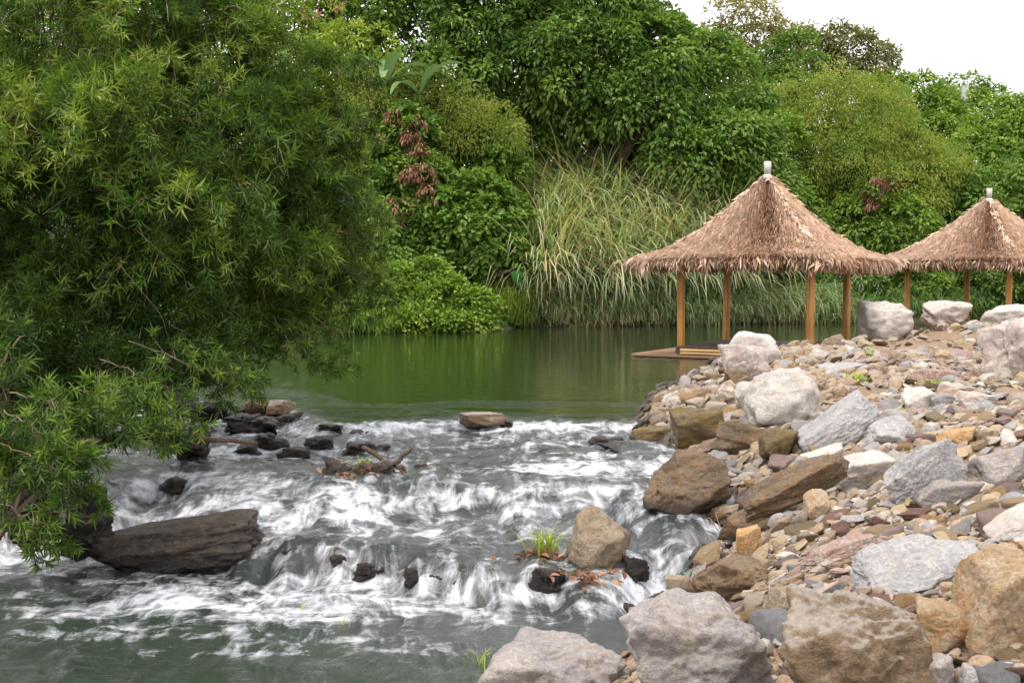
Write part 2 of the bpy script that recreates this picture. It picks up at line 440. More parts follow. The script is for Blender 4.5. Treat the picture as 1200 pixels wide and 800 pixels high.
# ------------------------------------------------------------------ stones: shapes
def ico(sub):
    import bmesh
    bm = bmesh.new(); bmesh.ops.create_icosphere(bm, subdivisions=sub, radius=1)
    V = np.array([v.co[:] for v in bm.verts]); Fc = np.array([[v.index for v in f.verts] for f in bm.faces])
    bm.free(); return V, Fc
ICO = {k: ico(k) for k in (1, 2, 3, 4, 5, 6)}
def rock_shape(seed, sub, planes=12, size=(1, 1, 1), rough=0.06, lo=0.55, hi=0.9, strata=0.0, round_=0.0, fine=0.026, jit=.2):
    """unit stone: sphere cut by random planes, roughened, scaled to half-extents size"""
    rs = np.random.RandomState(seed)
    V, Fc = ICO[sub]; V = V.copy()
    ax = np.array([[1,0,0],[-1,0,0],[0,1,0],[0,-1,0],[0,0,1],[0,0,-1]], float) + rs.normal(0, jit, (6, 3))
    N = np.concatenate([ax, rs.normal(size=(planes, 3))]); N /= np.linalg.norm(N, axis=1)[:, None]
    D = np.concatenate([rs.uniform(.55, .8, 6), rs.uniform(lo, hi, planes) * .92])
    p = (34 if sub > 4 else 24) * (1 - round_ * 1.6) if round_ < .3 else 7
    q = np.clip(V @ N.T, 0, None) / D
    r0 = (q ** p).sum(1) ** (-1 / p)
    V = V * r0[:, None]
    r = V.copy()
    rough = rough * .85
    nn = ICO[sub][0]
    off = rs.uniform(-50, 50, 3)
    disp = rough * fbm(r[:, 0] * 1.6 + off[0], r[:, 1] * 1.6 + off[1], r[:, 2] * 1.6 + off[2], 3, seed % 97)
    if sub >= 4:
        rid = np.abs(fbm(r[:, 0] * 3.5 + off[1], r[:, 1] * 3.5 + off[2], r[:, 2] * 3.5, 4, seed % 89 + 5))
        disp = disp - rough * 0.55 * rid
        disp = disp + fine * fbm(r[:, 0] * 11 + off[1], r[:, 1] * 11, r[:, 2] * 11 + off[2], 3 if sub > 4 else 2, seed % 83 + 9)
    V = V + nn * disp[:, None]
    if strata:
        q = V[:, 2] * 4.5 + 0.5 * fbm(V[:, 0] * 1.2, V[:, 1] * 1.2, off[2], 2, 7) + .8 * V[:, 0]
        st = np.floor(q) + sstep(((q % 1) - .8) / .2)
        hs = _hash(np.floor(q), np.zeros(len(q)), np.zeros(len(q)), seed) % 1000 / 1000.
        hs2 = _hash(np.floor(q) + 1, np.zeros(len(q)), np.zeros(len(q)), seed) % 1000 / 1000.
        wv = hs + (hs2 - hs) * sstep(((q % 1) - .85) / .15)
        V *= (1 + strata * 0.09 * (wv - .5))[:, None]
    ext = (V.max(0) - V.min(0)) / 2; c = (V.max(0) + V.min(0)) / 2
    V = (V - c) / ext * np.asarray(size)
    return V, Fc
def rotm(rx, ry, rz):
    return np.array(Matrix.Rotation(rz, 3, 'Z') @ Matrix.Rotation(ry, 3, 'Y') @ Matrix.Rotation(rx, 3, 'X'))

BOULDERS = []     # (x, y, z, rx, ry, description) as landmarks and for keeping small stones off
def boulder(px0, py0, px1, py1, mat, label, seed, name='boulder', tilt=0, depth=0.8, planes=13, strata=0.0, sub=None, rough=0.10, z=None, sink=0.12, land=None,
            lo=0.6, hi=0.92, wet=None, group=None, cat=None, yaw=None, Y=None, round_=0.0, lean=0.0, jit=.2):
    cx = (px0 + px1) / 2
    if Y is None:
        p = hit(cx, py1 - 3) if z is None else onZ(cx, py1 - 3, z)
    else:
        p = atY(cx, py1 - 3, Y)
    y0 = p[1]
    w = (px1 - px0) / F * y0
    h = (py1 - py0) / F * y0
    dp = w * depth
    yc = y0 + dp * 0.42
    s_ = yc / y0 * 0.98
    w *= s_; h *= s_
    H_ = h * (1 + sink)
    a = math.radians(tilt)
    # the outline's box is w x H_; find the untilted half extents
    ca, sa = abs(math.cos(a)), abs(math.sin(a))
    if sa > 0.02:
        den = ca * ca - sa * sa
        hw = (w * ca - H_ * sa) / den / 2; hh = (H_ * ca - w * sa) / den / 2
        hw = max(hw, w * 0.35); hh = max(hh, H_ * 0.22)
    else: hw, hh = w / 2, H_ / 2
    if sub is None:
        pxw = px1 - px0
        sub = 6 if pxw > 95 else 5 if pxw > 28 else 4
    V, Fc = rock_shape(seed, sub, planes, (hw, dp / 2, hh), rough, lo, hi, strata, round_, jit=jit)
    rs = random.Random(seed)
    V = V @ rotm(lean, -a, 0).T
    if yaw: V = V @ rotm(0, 0, yaw).T
    # fit the turned shape into the wanted width and height
    ex = V.max(0) - V.min(0); cc = (V.max(0) + V.min(0)) / 2
    V = (V - cc) * np.array([w / ex[0], 1, H_ / ex[2]])
    X = (cx - 600) / F * yc
    top = atY(cx, py0, yc)[2]
    zc = top - H_ / 2
    base = zc - H_ / 2
    me = np_mesh(name, V + [0, 0, H_ / 2], [Fc], True)
    o = link(name, me, M[mat], loc=(X, yc, base))
    zw = ZW(X, yc - dp / 2)
    o['wet_z'] = float(zw + 0.10) if wet is None else float(base + wet * H_)
    if wet is None and (X - 1.5 > 1.6 and y0 < 40 and T(X, yc) > zw + 0.3): o['wet_z'] = -10.0
    tag(o, label, cat or 'rock', group)
    BOULDERS.append((X, yc, base + H_ / 2, w / 2, dp / 2, land or None, H_))
    return o

# ---- white and grey blocks on the bar, far to near
boulder(1006, 352, 1072, 394, 'limestone', 'white squarish boulder on the bar between the two thatched pavilions', 11, planes=8, lo=.66, hi=.9, Y=28, jit=.16, rough=.16, round_=.1, sink=.3, land='the squarish white boulder')
boulder(1079, 352, 1137, 386, 'limestone_pink', 'white block with a peaked top beside the squarish white boulder', 152, planes=8, lo=.66, hi=.9, Y=29.3, jit=.16, rough=.16, round_=.1, sink=.3, land='the peaked white block')
boulder(1146, 356, 1212, 386, 'limestone', 'long low grey white boulder in front of the farther pavilion', 13, planes=9, lo=.66, Y=28.6, jit=.2, rough=.16, round_=.1, sink=.3, land='the long low white boulder')
boulder(1150, 364, 1236, 452, 'limestone_pink', 'tall craggy cream boulder with rusty patches at the edge of the bar', 14, planes=13, rough=0.24, land='the tall craggy boulder')
boulder(838, 388, 917, 436, 'limestone', 'pale grey boulder resting against the pavilion deck', 21, planes=11, tilt=8, land='the pale boulder by the deck')
boulder(843, 402, 905, 450, 'limestone_pink', 'pinkish white boulder leaning in front of the pale boulder by the deck', 22, planes=9, lo=.6, hi=.85, land='the pinkish white boulder')
boulder(826, 437, 848, 452, 'brown', 'small flat grey brown rock at the foot of the pinkish white boulder', 23, name='rock', land='the flat rock by the deck')
boulder(850, 432, 882, 455, 'brown', 'angular brown rock wedged below the pinkish white boulder', 24, name='rock')
boulder(862, 448, 905, 492, 'limestone', 'leaning pale slab beside the biggest white boulder', 25, tilt=35, name='slab')
boulder(874, 430, 962, 508, 'limestone', 'biggest white boulder, rounded and leaning over the brown rocks', 26, planes=13, tilt=18, rough=.12, land='the biggest white boulder')
boulder(928, 458, 1034, 532, 'grey', 'blue grey veined boulder tilting up beside the biggest white boulder', 27, planes=10, tilt=28, rough=.08, round_=.15, land='the tilted blue grey boulder')
boulder(1012, 489, 1076, 527, 'grey', 'low pale grey rock behind the tilted blue grey boulder', 28, planes=11, land='the low pale grey rock')
boulder(786, 478, 852, 535, 'moss', 'rounded brown boulder hung with yellow moss at the water edge', 31, planes=12, rough=.12, wet=.2, land='the mossy boulder')
boulder(838, 490, 902, 535, 'brown', 'brown layered rock split by a crack beside the mossy boulder', 32, planes=12, strata=1.0, land='the split brown rock')
boulder(892, 500, 943, 545, 'moss', 'dark mossy rock shaded under the biggest white boulder', 33, planes=11, land='the dark mossy rock')
boulder(738, 498, 792, 525, 'moss', 'low wet mossy rock in the shallows beside the mossy boulder', 34, name='rock', planes=12, wet=.5)
boulder(935, 518, 992, 558, 'limestone', 'pale wedge shaped rock below the tilted blue grey boulder', 35, planes=9, tilt=14, land='the pale wedge')
boulder(966, 528, 1048, 580, 'limestone', 'cream white flat rock beside the pale wedge shaped rock', 36, planes=9, tilt=16, land='the cream flat rock')
boulder(752, 527, 858, 604, 'brown', 'large dark brown boulder standing in the edge of the rapids', 37, planes=11, tilt=4, rough=.12, wet=.35, land='the large dark brown boulder')
boulder(872, 533, 1004, 608, 'brown', 'long brown slab of layered rock tilted up the slope', 38, planes=12, tilt=24, strata=1.2, name='slab', depth=.45, land='the long brown slab')
boulder(818, 588, 867, 616, 'tan', 'knobbly tan rock below the large dark brown boulder', 39, planes=14, rough=.2, name='rock', land='the knobbly tan rock')
boulder(846, 592, 908, 634, 'brown', 'brown wedge with a flat grey top by the chute', 40, planes=8, tilt=22, name='rock', land='the brown wedge by the chute')
boulder(864, 616, 897, 660, 'orange', 'upright orange pointed rock beside the chute', 41, planes=8, lo=.5, hi=.75, name='rock', land='the upright orange rock')
boulder(946, 573, 978, 612, 'tan', 'olive tan rock standing under the long brown slab', 42, planes=10, name='rock')
boulder(1038, 512, 1140, 596, 'grey', 'long grey slab slanting up the middle of the stony bar', 43, planes=9, tilt=34, depth=.4, strata=.4, name='slab', land='the slanting grey slab')
boulder(1130, 425, 1230, 470, 'lavender', 'rough mottled rock at the foot of the tall craggy boulder', 44, planes=14, name='rock') if False else None
boulder(812, 652, 908, 712, 'brown', 'ochre stained brown rock at the foot of the chute', 45, planes=12, tilt=8, rough=.14, land='the ochre stained brown rock')
boulder(900, 688, 974, 730, 'midtan', 'low olive grey rock behind the brown flat topped boulder', 46, planes=11, name='rock', land='the low olive grey rock')
boulder(936, 622, 1046, 668, 'pinkslab', 'pink streaked flat slab lying across the stones', 47, planes=10, tilt=14, depth=.5, name='slab', land='the pink streaked slab')
boulder(1004, 634, 1156, 700, 'grey', 'wide grey slab with a pink band lying below the small red stones', 48, planes=10, tilt=12, depth=.7, lean=.25, strata=.6, name='slab', land='the wide grey slab')
boulder(1130, 640, 1240, 772, 'tan', 'great tan and white boulder with rust stains at the edge of view', 49, planes=12, rough=.12, land='the great tan boulder')
boulder(1076, 704, 1148, 770, 'tan', 'pointed tan rock wedged against the great tan boulder', 50, planes=10, name='rock', land='the pointed tan rock')
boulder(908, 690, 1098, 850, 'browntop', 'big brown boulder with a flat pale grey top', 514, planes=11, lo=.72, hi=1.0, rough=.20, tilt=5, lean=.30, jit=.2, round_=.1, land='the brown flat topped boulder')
boulder(726, 698, 918, 850, 'lavender', 'big rounded lavender grey boulder at the water edge', 522, planes=12, lo=.68, hi=.95, rough=.17, round_=.27, land='the lavender boulder')
boulder(552, 748, 738, 850, 'lavender', 'big mottled grey boulder with its foot in the stream', 53, planes=10, lo=.7, hi=1, rough=.12, round_=.27, land='the mottled grey boulder')
boulder(1054, 764, 1134, 830, 'lavender', 'grey slab with a pale vein in front of the pointed tan rock', 54, planes=10, name='slab', land='the pale veined slab')
boulder(1134, 778, 1168, 812, 'grey', 'smooth blue grey cobble beside the pale veined slab', 55, planes=9, round_=.3, name='cobble')
boulder(1162, 590, 1240, 640, 'limestone', 'pale grey leaning slab above the great tan boulder', 56, planes=10, tilt=24, name='slab', land='the pale leaning slab')
boulder(1076, 560, 1150, 602, 'lavender', 'dull lavender flat rock beside the slanting grey slab', 57, planes=10, name='rock', land='the lavender flat rock')
boulder(1140, 520, 1215, 575, 'lavender', 'mauve grey block half buried up the slope', 58, planes=10, tilt=10, name='rock', land='the mauve grey block')
boulder(1060, 454, 1100, 486, 'limestone', 'pale cracked stone near the weed tufts', 59, planes=10, name='rock')
boulder(1096, 460, 1128, 482, 'grey', 'round grey stone beside the pale cracked stone', 60, planes=12, name='rock', round_=.2)
boulder(1120, 458, 1166, 484, 'limestone_pink', 'flat mauve white stone below the tall craggy boulder', 61, planes=10, name='rock')
boulder(1070, 432, 1130, 456, 'pinkslab', 'long flat reddish slab below the bare gravel patch', 62, planes=10, name='slab', depth=.5)
boulder(960, 424, 1020, 442, 'grey', 'flat grey slab lying near the bar crest', 63, planes=10, name='slab', tilt=6)
boulder(1100, 500, 1150, 528, 'orange', 'ochre block in the middle of the bar', 64, planes=8, name='rock')
boulder(960, 398, 996, 412, 'brown', 'grey brown flat rock near the pavilion corner', 65, name='rock')

# ---- rocks in the stream
def srock(*a, **k):
    k.setdefault('name', 'rock'); k.setdefault('cat', 'rock')
    if a[4] in ('dark', 'darkslab'):
        k.setdefault('rough', .34); k.setdefault('planes', 11); k.setdefault('lo', .5); k.setdefault('hi', .85); k.setdefault('strata', 1.2)
    return boulder(*a, **k)
boulder(660, 594, 744, 668, 'midtan', 'tan angular boulder standing alone in the middle of the rapids', 71, planes=9, lo=.62, hi=.82, rough=.10, z=-0.55, wet=.22, land='the midstream tan boulder')
boulder(104, 600, 316, 668, 'darkslab', 'long dark brown slab lying across the lower rapids', 725, planes=4, tilt=7, depth=.45, jit=.07, z=-0.76, strata=.45, rough=.14, wet=.42, name='slab', lo=.8, hi=1.1, round_=.2)
srock(374, 538, 412, 572, 'dark', 'pointed black wet rock carrying driftwood', 73, z=-0.3, wet=.3)
srock(398, 540, 462, 578, 'darkslab', 'rounded dark brown rock beside the pointed black rock', 74, z=-0.34, wet=.3)
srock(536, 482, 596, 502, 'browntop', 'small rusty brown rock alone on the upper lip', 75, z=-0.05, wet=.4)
srock(584, 492, 602, 501, 'dark', 'tiny black rock beside the rusty rock on the upper lip', 76, z=-0.05)
srock(186, 496, 248, 538, 'darkslab', 'dark brown block under the leafy branches', 77, z=-0.12, wet=.3)
srock(284, 468, 318, 487, 'moss', 'olive brown rock at the top of the rapids', 78, z=0.0, wet=.3)
srock(308, 468, 346, 488, 'browntop', 'rust brown rock beside the olive brown rock', 79, z=0.0, wet=.3)
srock(618, 664, 672, 704, 'dark', 'black wet rock in front of the midstream tan boulder', 80, z=-0.72, wet=.9)
srock(655, 656, 706, 690, 'dark', 'black rock with brown dead leaves under the midstream tan boulder', 81, z=-0.70, wet=.9)
srock(672, 664, 728, 694, 'dark', 'low black ledge right against the foam below the midstream boulder', 82, z=-0.72, wet=.9)
srock(728, 650, 764, 684, 'dark', 'dark brown wet rock between the midstream boulder and the chute', 83, z=-0.66, wet=.9)
srock(530, 668, 564, 694, 'dark', 'small black rock set in the lower fall', 84, z=-0.72, wet=.9)
srock(384, 648, 404, 674, 'dark', 'upright black stone at the brink of the lower fall', 85, z=-0.7, wet=.9)
srock(470, 664, 492, 690, 'dark', 'narrow black stone in the lower fall between two small falls', 86, z=-0.72, wet=.9)
srock(602, 716, 624, 726, 'dark', 'tiny black stone breaking the lower pool', 87, z=-0.8, wet=.9)
srock(724, 706, 752, 722, 'dark', 'small dark stone with litter beside the lavender boulder', 88, z=-0.78, wet=.9)
srock(758, 692, 796, 716, 'darkslab', 'flat reddish brown wet rock beside the lavender boulder', 89, z=-0.74, wet=.5)
srock(780, 672, 812, 700, 'midtan', 'small olive rock at the chute foot', 90, z=-0.72, wet=.5)
srock(808, 654, 834, 672, 'dark', 'black pointed rock at the side of the chute', 91, z=-0.6, wet=.9)
srock(762, 624, 792, 640, 'tan', 'yellow tan stone under shallow water above the chute', 92, z=-0.56, wet=.7)
srock(748, 588, 776, 606, 'dark', 'black stone at the foot of the large dark brown boulder', 93, z=-0.5, wet=.9)
srock(468, 540, 512, 576, 'darkslab', 'brown rounded rock washed by the middle fall', 94, z=-0.42, wet=.9)
srock(150, 648, 190, 664, 'dark', 'black stone tucked at the foot of the long dark slab', 95, z=-0.78) if False else None
srock(60, 600, 130, 655, 'dark', 'black mound of rock under the trailing twigs', 96, z=-0.62, wet=.9)
srock(0, 560, 70, 640, 'dark', 'large black rock in the shade of the leafy bank', 97, z=-0.5, wet=.4)
srock(70, 565, 130, 612, 'dark', 'black hump beneath the overhanging leaves', 98, z=-0.5, wet=.9)
srock(280, 575, 300, 588, 'dark', 'tiny black stone above the long dark slab', 99, z=-0.5)
srock(410, 658, 460, 676, 'dark', 'low black ledge showing through the lower fall', 101, z=-0.68, wet=.95)
srock(496, 670, 534, 688, 'darkslab', 'brown ledge rock washed by the lower fall near the narrow black stone', 102, z=-0.7, wet=.95)
srock(560, 676, 618, 692, 'dark', 'long black ledge beside the black wet rock below the midstream boulder', 103, z=-0.7, wet=.95)
srock(326, 640, 350, 664, 'darkslab', 'brown wet stone at the end of the long dark slab', 104, z=-0.68, wet=.95)
srock(640, 560, 690, 582, 'darkslab', 'smooth mauve brown hump of rock under the middle fall', 105, z=-0.40, wet=.95)
srock(700, 520, 770, 534, 'darkslab', 'long low brown rock just breaking the upper rapids', 106, z=-0.16, wet=.95)
srock(620, 524, 660, 534, 'darkslab', 'low brown hump beside the long low brown rock', 107, z=-0.18, wet=.95)
_dark = [(196,462,230,486),(222,470,262,492),(258,476,292,494),(240,500,272,520),(268,486,300,504),(296,490,322,508),(316,486,348,500),(340,494,372,510),(352,482,388,494),(300,508,336,528),
         (328,524,360,540),(250,528,284,548),(280,540,320,562),(200,540,236,560),(160,520,196,548),(130,530,168,560),(392,484,420,494),(372,498,400,512),(410,505,436,520),(436,496,458,506),
         (276,520,300,534),(360,512,386,528),(156,490,188,512),(214,484,240,500),(400,520,424,534),(344,548,372,562),(690,512,730,524),(240,478,262,488),(430,520,452,534),(180,560,214,578)]
_where = ['beside the olive brown rock', 'under the branch tips', 'by the dark brown block', 'near the pointed black rock', 'in the upper cascade']
_adj = ['jagged', 'rounded', 'flat', 'pointed', 'split', 'leaning']
_k = 0
for i, (a, b, c, d) in enumerate(_dark):
    if i % 4 == 3 or i in (25, 27): continue
    a -= 5; c += 5; b -= 2; d += 2
    _k += 1
    z = -0.02 if d < 495 else -0.12 if d < 520 else -0.2 if d < 545 else -0.4
    lab = f'{_adj[i % 6]} {"rust streaked" if i % 5 == 2 else "black"} cascade stone {_where[(i // 6) % 5]}'
    o = srock(a, b, c, d, 'darkslab' if i % 5 == 2 else 'dark', lab, 200 + i, z=z, name='cascade_stone', cat='stone', wet=.9, group='black stones in the upper cascade', sub=4)

# ------------------------------------------------------------------ individual stones on the bar
rs = np.random.RandomState(5)
PALETTE = [('grey', (0.36, 0.36, 0.38)), ('tan', (0.42, 0.32, 0.20)), ('brown', (0.24, 0.165, 0.11)), ('cream', (0.55, 0.50, 0.43)), ('rust red', (0.28, 0.165, 0.135)),
           ('blue grey', (0.29, 0.31, 0.35)), ('ochre', (0.38, 0.26, 0.13)), ('mauve', (0.34, 0.26, 0.25)), ('white', (0.62, 0.61, 0.60)), ('dull purple', (0.24, 0.18, 0.175)), ('pink', (0.46, 0.33, 0.28)), ('olive', (0.29, 0.24, 0.14))]
PW = np.array([.13, .18, .17, .08, .08, .06, .10, .06, .04, .04, .03, .03])
SHAPES = [('flat', (1, .7, .28), 0), ('blocky', (1, .8, .62), 0), ('round', (1, .85, .6), .35), ('long', (1, .42, .32), .05), ('angular', (1, .75, .5), 0), ('slabby', (1, .8, .2), 0)]
SW = [.28, .18, .12, .12, .18, .12]
STONE_ME = []
for s_i, (sn, sz, rd) in enumerate(SHAPES):
    row = []
    for k in range(5):
        V, Fc = rock_shape(900 + s_i * 10 + k, 4, 9 if sn != 'round' else 6, sz, 0.09, .55, .88, 0, rd, fine=.02)
        me_ = np_mesh('stone', V, [Fc], True); me_.materials.append(M['stone']); row.append(me_)
    STONE_ME.append(row)
def terr_normal(x, y):
    e = 0.15
    return Vector((-(T(x + e, y) - T(x - e, y)) / (2 * e), -(T(x, y + e) - T(x, y - e)) / (2 * e), 1)).normalized()
STONES = []
def add_stone(x, y, r, pi_, si_, k, rzr, tilt=(0, 0), z=None, up=0.3):
    o = link('stone', STONE_ME[si_][k % 5])
    n_ = terr_normal(x, y)
    q = n_.to_track_quat('Z', 'Y').to_matrix() @ Matrix.Rotation(rzr, 3, 'Z') @ Matrix.Rotation(tilt[0], 3, 'X') @ Matrix.Rotation(tilt[1], 3, 'Y')
    o.rotation_euler = q.to_euler()
    o.scale = (r, r, r)
    hz = SHAPES[si_][1][2] * r
    o.location = (x, y, T(x, y) + hz * up if z is None else z)
    c = PALETTE[pi_][1]; b = rs.uniform(.85, 1.15)
    o.color = (min(c[0] * b, 1), min(c[1] * b, 1), min(c[2] * b, 1), 1)
    zw = ZW(x, y)
    o['wet_z'] = float(zw + 0.07) if T(x, y) < zw + 0.25 else -10.0
    STONES.append([o, x, y, r, PALETTE[pi_][0], SHAPES[si_][0]])
    return o
def near_boulder(x, y, pad=0.0, f=0.8):
    for (bx, by, bz, rx, ry, l, hh) in BOULDERS:
        if ((x - bx) / (rx * f + pad)) ** 2 + ((y - by) / (ry * f + pad)) ** 2 < 1: return True
    return False
# stones one can pick out in the photograph: x0,y0,x1,y1, colour, shape
_P = {n: i for i, (n, c) in enumerate(PALETTE)}; _S = {n: i for i, (n, a, b) in enumerate(SHAPES)}
seen = [(1088,440,1120,462,'brown','flat'),(1145,600,1200,628,'mauve','blocky'),(1010,596,1050,622,'rust red','long'),(975,608,1000,630,'rust red','blocky'),(1096,588,1130,604,'olive','flat'),
        (1050,590,1100,612,'rust red','slabby'),(1110,535,1140,555,'white','flat'),(1140,500,1170,520,'tan','flat'),(930,598,952,616,'cream','round'),(988,584,1004,600,'blue grey','round'),
        (1003,590,1022,602,'white','round'),(870,700,905,720,'cream','blocky'),(975,700,1000,712,'white','flat'),(925,650,960,672,'blue grey','flat'),(948,630,975,650,'cream','blocky'),
        (1090,620,1130,640,'tan','flat'),(1170,560,1200,585,'mauve','angular'),(1020,560,1042,575,'tan','round'),(1040,545,1075,560,'white','round'),(900,540,935,556,'mauve','angular'),
        (912,560,940,576,'white','round'),(866,560,890,574,'ochre','long'),(870,548,896,560,'cream','flat'),(845,540,866,556,'grey','round'),(1000,655,1030,680,'rust red','blocky'),(960,664,1006,700,'grey','flat'),
        (1036,640,1070,660,'tan','flat'),(1155,575,1185,592,'ochre','blocky'),(905,640,940,664,'dull purple','flat'),(880,700,910,716,'tan','round'),(1100,410,1150,424,'mauve','slabby'),(1000,418,1030,432,'dull purple','slabby'),
        (968,500,1000,518,'ochre','flat'),(1010,536,1040,550,'brown','flat'),(830,462,852,476,'cream','round'),(806,468,828,480,'cream','round'),(846,460,862,474,'cream','round'),(776,478,800,492,'brown','flat'),
        (756,480,784,496,'dull purple','flat'),(742,500,760,512,'dull purple','flat'),(782,456,812,470,'brown','flat'),(800,446,830,460,'mauve','flat'),(1030,470,1062,486,'grey','angular'),(1170,470,1200,490,'mauve','flat'),
        (1060,500,1095,515,'tan','flat'),(1095,545,1120,560,'rust red','blocky'),(1150,540,1180,556,'grey','flat'),(1180,620,1200,650,'ochre','round'),(968,720,1000,740,'blue grey','flat'),(1100,690,1132,706,'cream','flat'),
        (985,640,1010,654,'grey','flat'),(940,680,966,696,'blue grey','blocky'),(1060,610,1084,624,'blue grey','flat'),(1128,604,1150,620,'cream','round'),(1028,612,1050,626,'grey','flat')]
for i, (a, b, c, d, cn, sn) in enumerate(seen):
    p = hit((a + c) / 2, d - 2)
    r = (c - a) / 2 / F * p[1] * 1.08
    add_stone(p[0], p[1] + r * .5, r, _P[cn], _S[sn], i, rs.uniform(-.5, .5), (rs.uniform(-.15, .25), rs.uniform(-.3, .3)), up=.6)
# the rest, spread so that near stones are smaller and far ones larger
cnt = 0; tries = 0
while cnt < 245 - len(seen) and tries < 20000:
    tries += 1
    px = rs.uniform(745, 1215); py = 395 + 415 * rs.uniform(0, 1) ** 0.75
    p = hit(px, py)
    x, y = p[0], p[1]
    if sdf(BAR, np.array([x]), np.array([y]))[0] < -0.15 or y > 31: continue
    if abs(px - 1090) < 70 and 385 < py < 425: continue
    r = rs.uniform(.06, .15) * (1 + 0.05 * y) * (1.0 if py < 600 else .75)
    if near_boulder(x, y, r * .35): continue
    if any((x - s[1]) ** 2 + (y - s[2]) ** 2 < ((r + s[3]) * .62) ** 2 for s in STONES): continue
    pw = PW.copy()
    dsh = sdf(BAR, np.array([x]), np.array([y]))[0]
    if dsh < 0.8: pw[[2, 9, 1, 11]] *= 3; pw[[3, 8, 10]] *= .3
    if y > 16: pw[[1, 2, 7]] *= 2; pw[[5]] *= .3
    pw = pw / pw.sum()
    add_stone(x, y, r, rs.choice(len(PALETTE), p=pw), rs.choice(len(SHAPES), p=np.array(SW) / sum(SW)), rs.randint(5), rs.uniform(-PI, PI), (rs.uniform(-.3, .3), rs.uniform(-.3, .3)))
    cnt += 1
# labels: colour, shape and size, then the landmark boulder it lies by and on which side
LMK = [(b[0], b[1], b[5]) for b in BOULDERS if b[5]]
def side(dx, dy):
    if abs(dx) > abs(dy) * .7: return 'right of' if dx > 0 else 'left of'
    return 'behind' if dy > 0 else 'in front of'
byk = {}
for s in STONES:
    o, x, y, r, cn, sn = s
    j = min(range(len(LMK)), key=lambda j: math.hypot(x - LMK[j][0], y - LMK[j][1]))
    dx, dy = x - LMK[j][0], y - LMK[j][1]
    size = 'small' if r < .13 else 'large' if r > .22 else 'middling'
    byk.setdefault((size, cn, sn, side(dx, dy), LMK[j][2]), []).append((math.hypot(dx, dy), s))
ORD = ['nearest', 'second nearest', 'third nearest', 'fourth nearest', 'fifth nearest', 'sixth nearest']
for (size, cn, sn, sd, lm), L in byk.items():
    L.sort(key=lambda t: t[0])
    for q, (_, s) in enumerate(L):
        lab = f'{size} {cn} {sn} stone {sd} {lm}' + ('' if len(L) == 1 else f', {ORD[min(q, 5)]} of {len(L)}')
        tag(s[0], lab, 'stone', 'loose stones on the bar')

# ------------------------------------------------------------------ gravel: thousands of small stones, one mass
def gravel_mass():
    g = Geo()
    base = {}
    for sub in (1, 2, 3):
        base[sub] = []
        for k in range(10):
            fl = [.2, .34, .5, .15, .6][k % 5]
            V, Fc = rock_shape(1300 + sub * 20 + k, sub, 5, (1, .75, fl), .05, .6, .9, 0, .0 if k % 3 else .4)
            base[sub].append((V, Fc))
    r_ = np.random.RandomState(9)
    bands = [(3.6, 8.5, 420, 3, .016, .085), (8.5, 13, 250, 2, .022, .10), (13, 19, 130, 2, .035, .14), (19, 33, 60, 2, .05, .19)]
    for (ya, yb, dens, sub, ra, rb) in bands:
        n = int(dens * (yb - ya) * 16)
        y = r_.uniform(ya, yb, n); x = r_.uniform(-2.5, 13.5, n)
        d = sdf(BAR, x, y)
        k = (d > -0.35) & (np.abs(x) / y < 0.50) & (x > -0.2 * y)
        # bare gritty patches let the ground show
        bare = fbm(x * .5, y * .5, 0, 3, 77)
        k &= (bare < 0.22) | (r_.uniform(size=n) < .45)
        px_, py_ = project(x, y, terrain(x, y))
        k &= ~((np.abs(px_ - 1095) < 85) & (np.abs(py_ - 402) < 14) & (r_.uniform(size=n) < .93))
        x, y, d = x[k], y[k], d[k]; n = len(x)
        z = terrain(x, y); zw = zwater(x, y)
        dens_near = r_.uniform(size=n) ** 2.7
        r = (ra + (rb - ra) * dens_near)
        e = .1
        nx = -(terrain(x + e, y) - terrain(x - e, y)) / (2 * e); ny = -(terrain(x, y + e) - terrain(x, y - e)) / (2 * e)
        which = r_.randint(10, size=n)
        wetf = np.clip(1 - (z - zw) / 0.16, 0, 1)
        tint = np.clip(0.55 * np.exp(-np.maximum(d, 0) / .8) + (y > 15) * .15, 0, .7) * r_.uniform(.3, 1, n)
        tint = np.where(wetf > .5, 1.0, tint)
        for w in range(10):
            kk = which == w
            m = kk.sum()
            if not m: continue
            V, Fc = base[sub][w]
            az = r_.uniform(0, 2 * PI, m); tx = r_.normal(0, .3, m); ty = r_.normal(0, .3, m)
            sc = r[kk]
            P = V[None] * (sc[:, None, None] * np.stack([r_.uniform(.8, 1.2, m), r_.uniform(.8, 1.2, m), r_.uniform(.8, 1.4, m)], 1)[:, None, :])
            # tilt then spin
            ca, sa = np.cos(tx)[:, None], np.sin(tx)[:, None]
            Y_, Z_ = P[..., 1] * ca - P[..., 2] * sa, P[..., 1] * sa + P[..., 2] * ca
            ca, sa = np.cos(ty)[:, None], np.sin(ty)[:, None]
            X_, Z_ = P[..., 0] * ca + Z_ * sa, -P[..., 0] * sa + Z_ * ca
            ca, sa = np.cos(az)[:, None], np.sin(az)[:, None]
            X_, Y_ = X_ * ca - Y_ * sa, X_ * sa + Y_ * ca
            Z_ = Z_ + nx[kk][:, None] * -X_ + ny[kk][:, None] * -Y_
            Q = np.stack([X_ + x[kk][:, None], Y_ + y[kk][:, None], Z_ + (z[kk] + sc * r_.uniform(.0, .55, m))[:, None]], -1)
            nv = len(V)
            FF = (Fc[None] + (np.arange(m) * nv)[:, None, None]).reshape(-1, 3)
            g.add(Q.reshape(-1, 3), [FF], np.repeat(tint[kk], nv))
    o = g.build('gravel', M['gravel'], smooth=False)
    tag(o, 'mixed small river stones and pebbles covering the bar', 'gravel', kind='stuff')
gravel_mass()

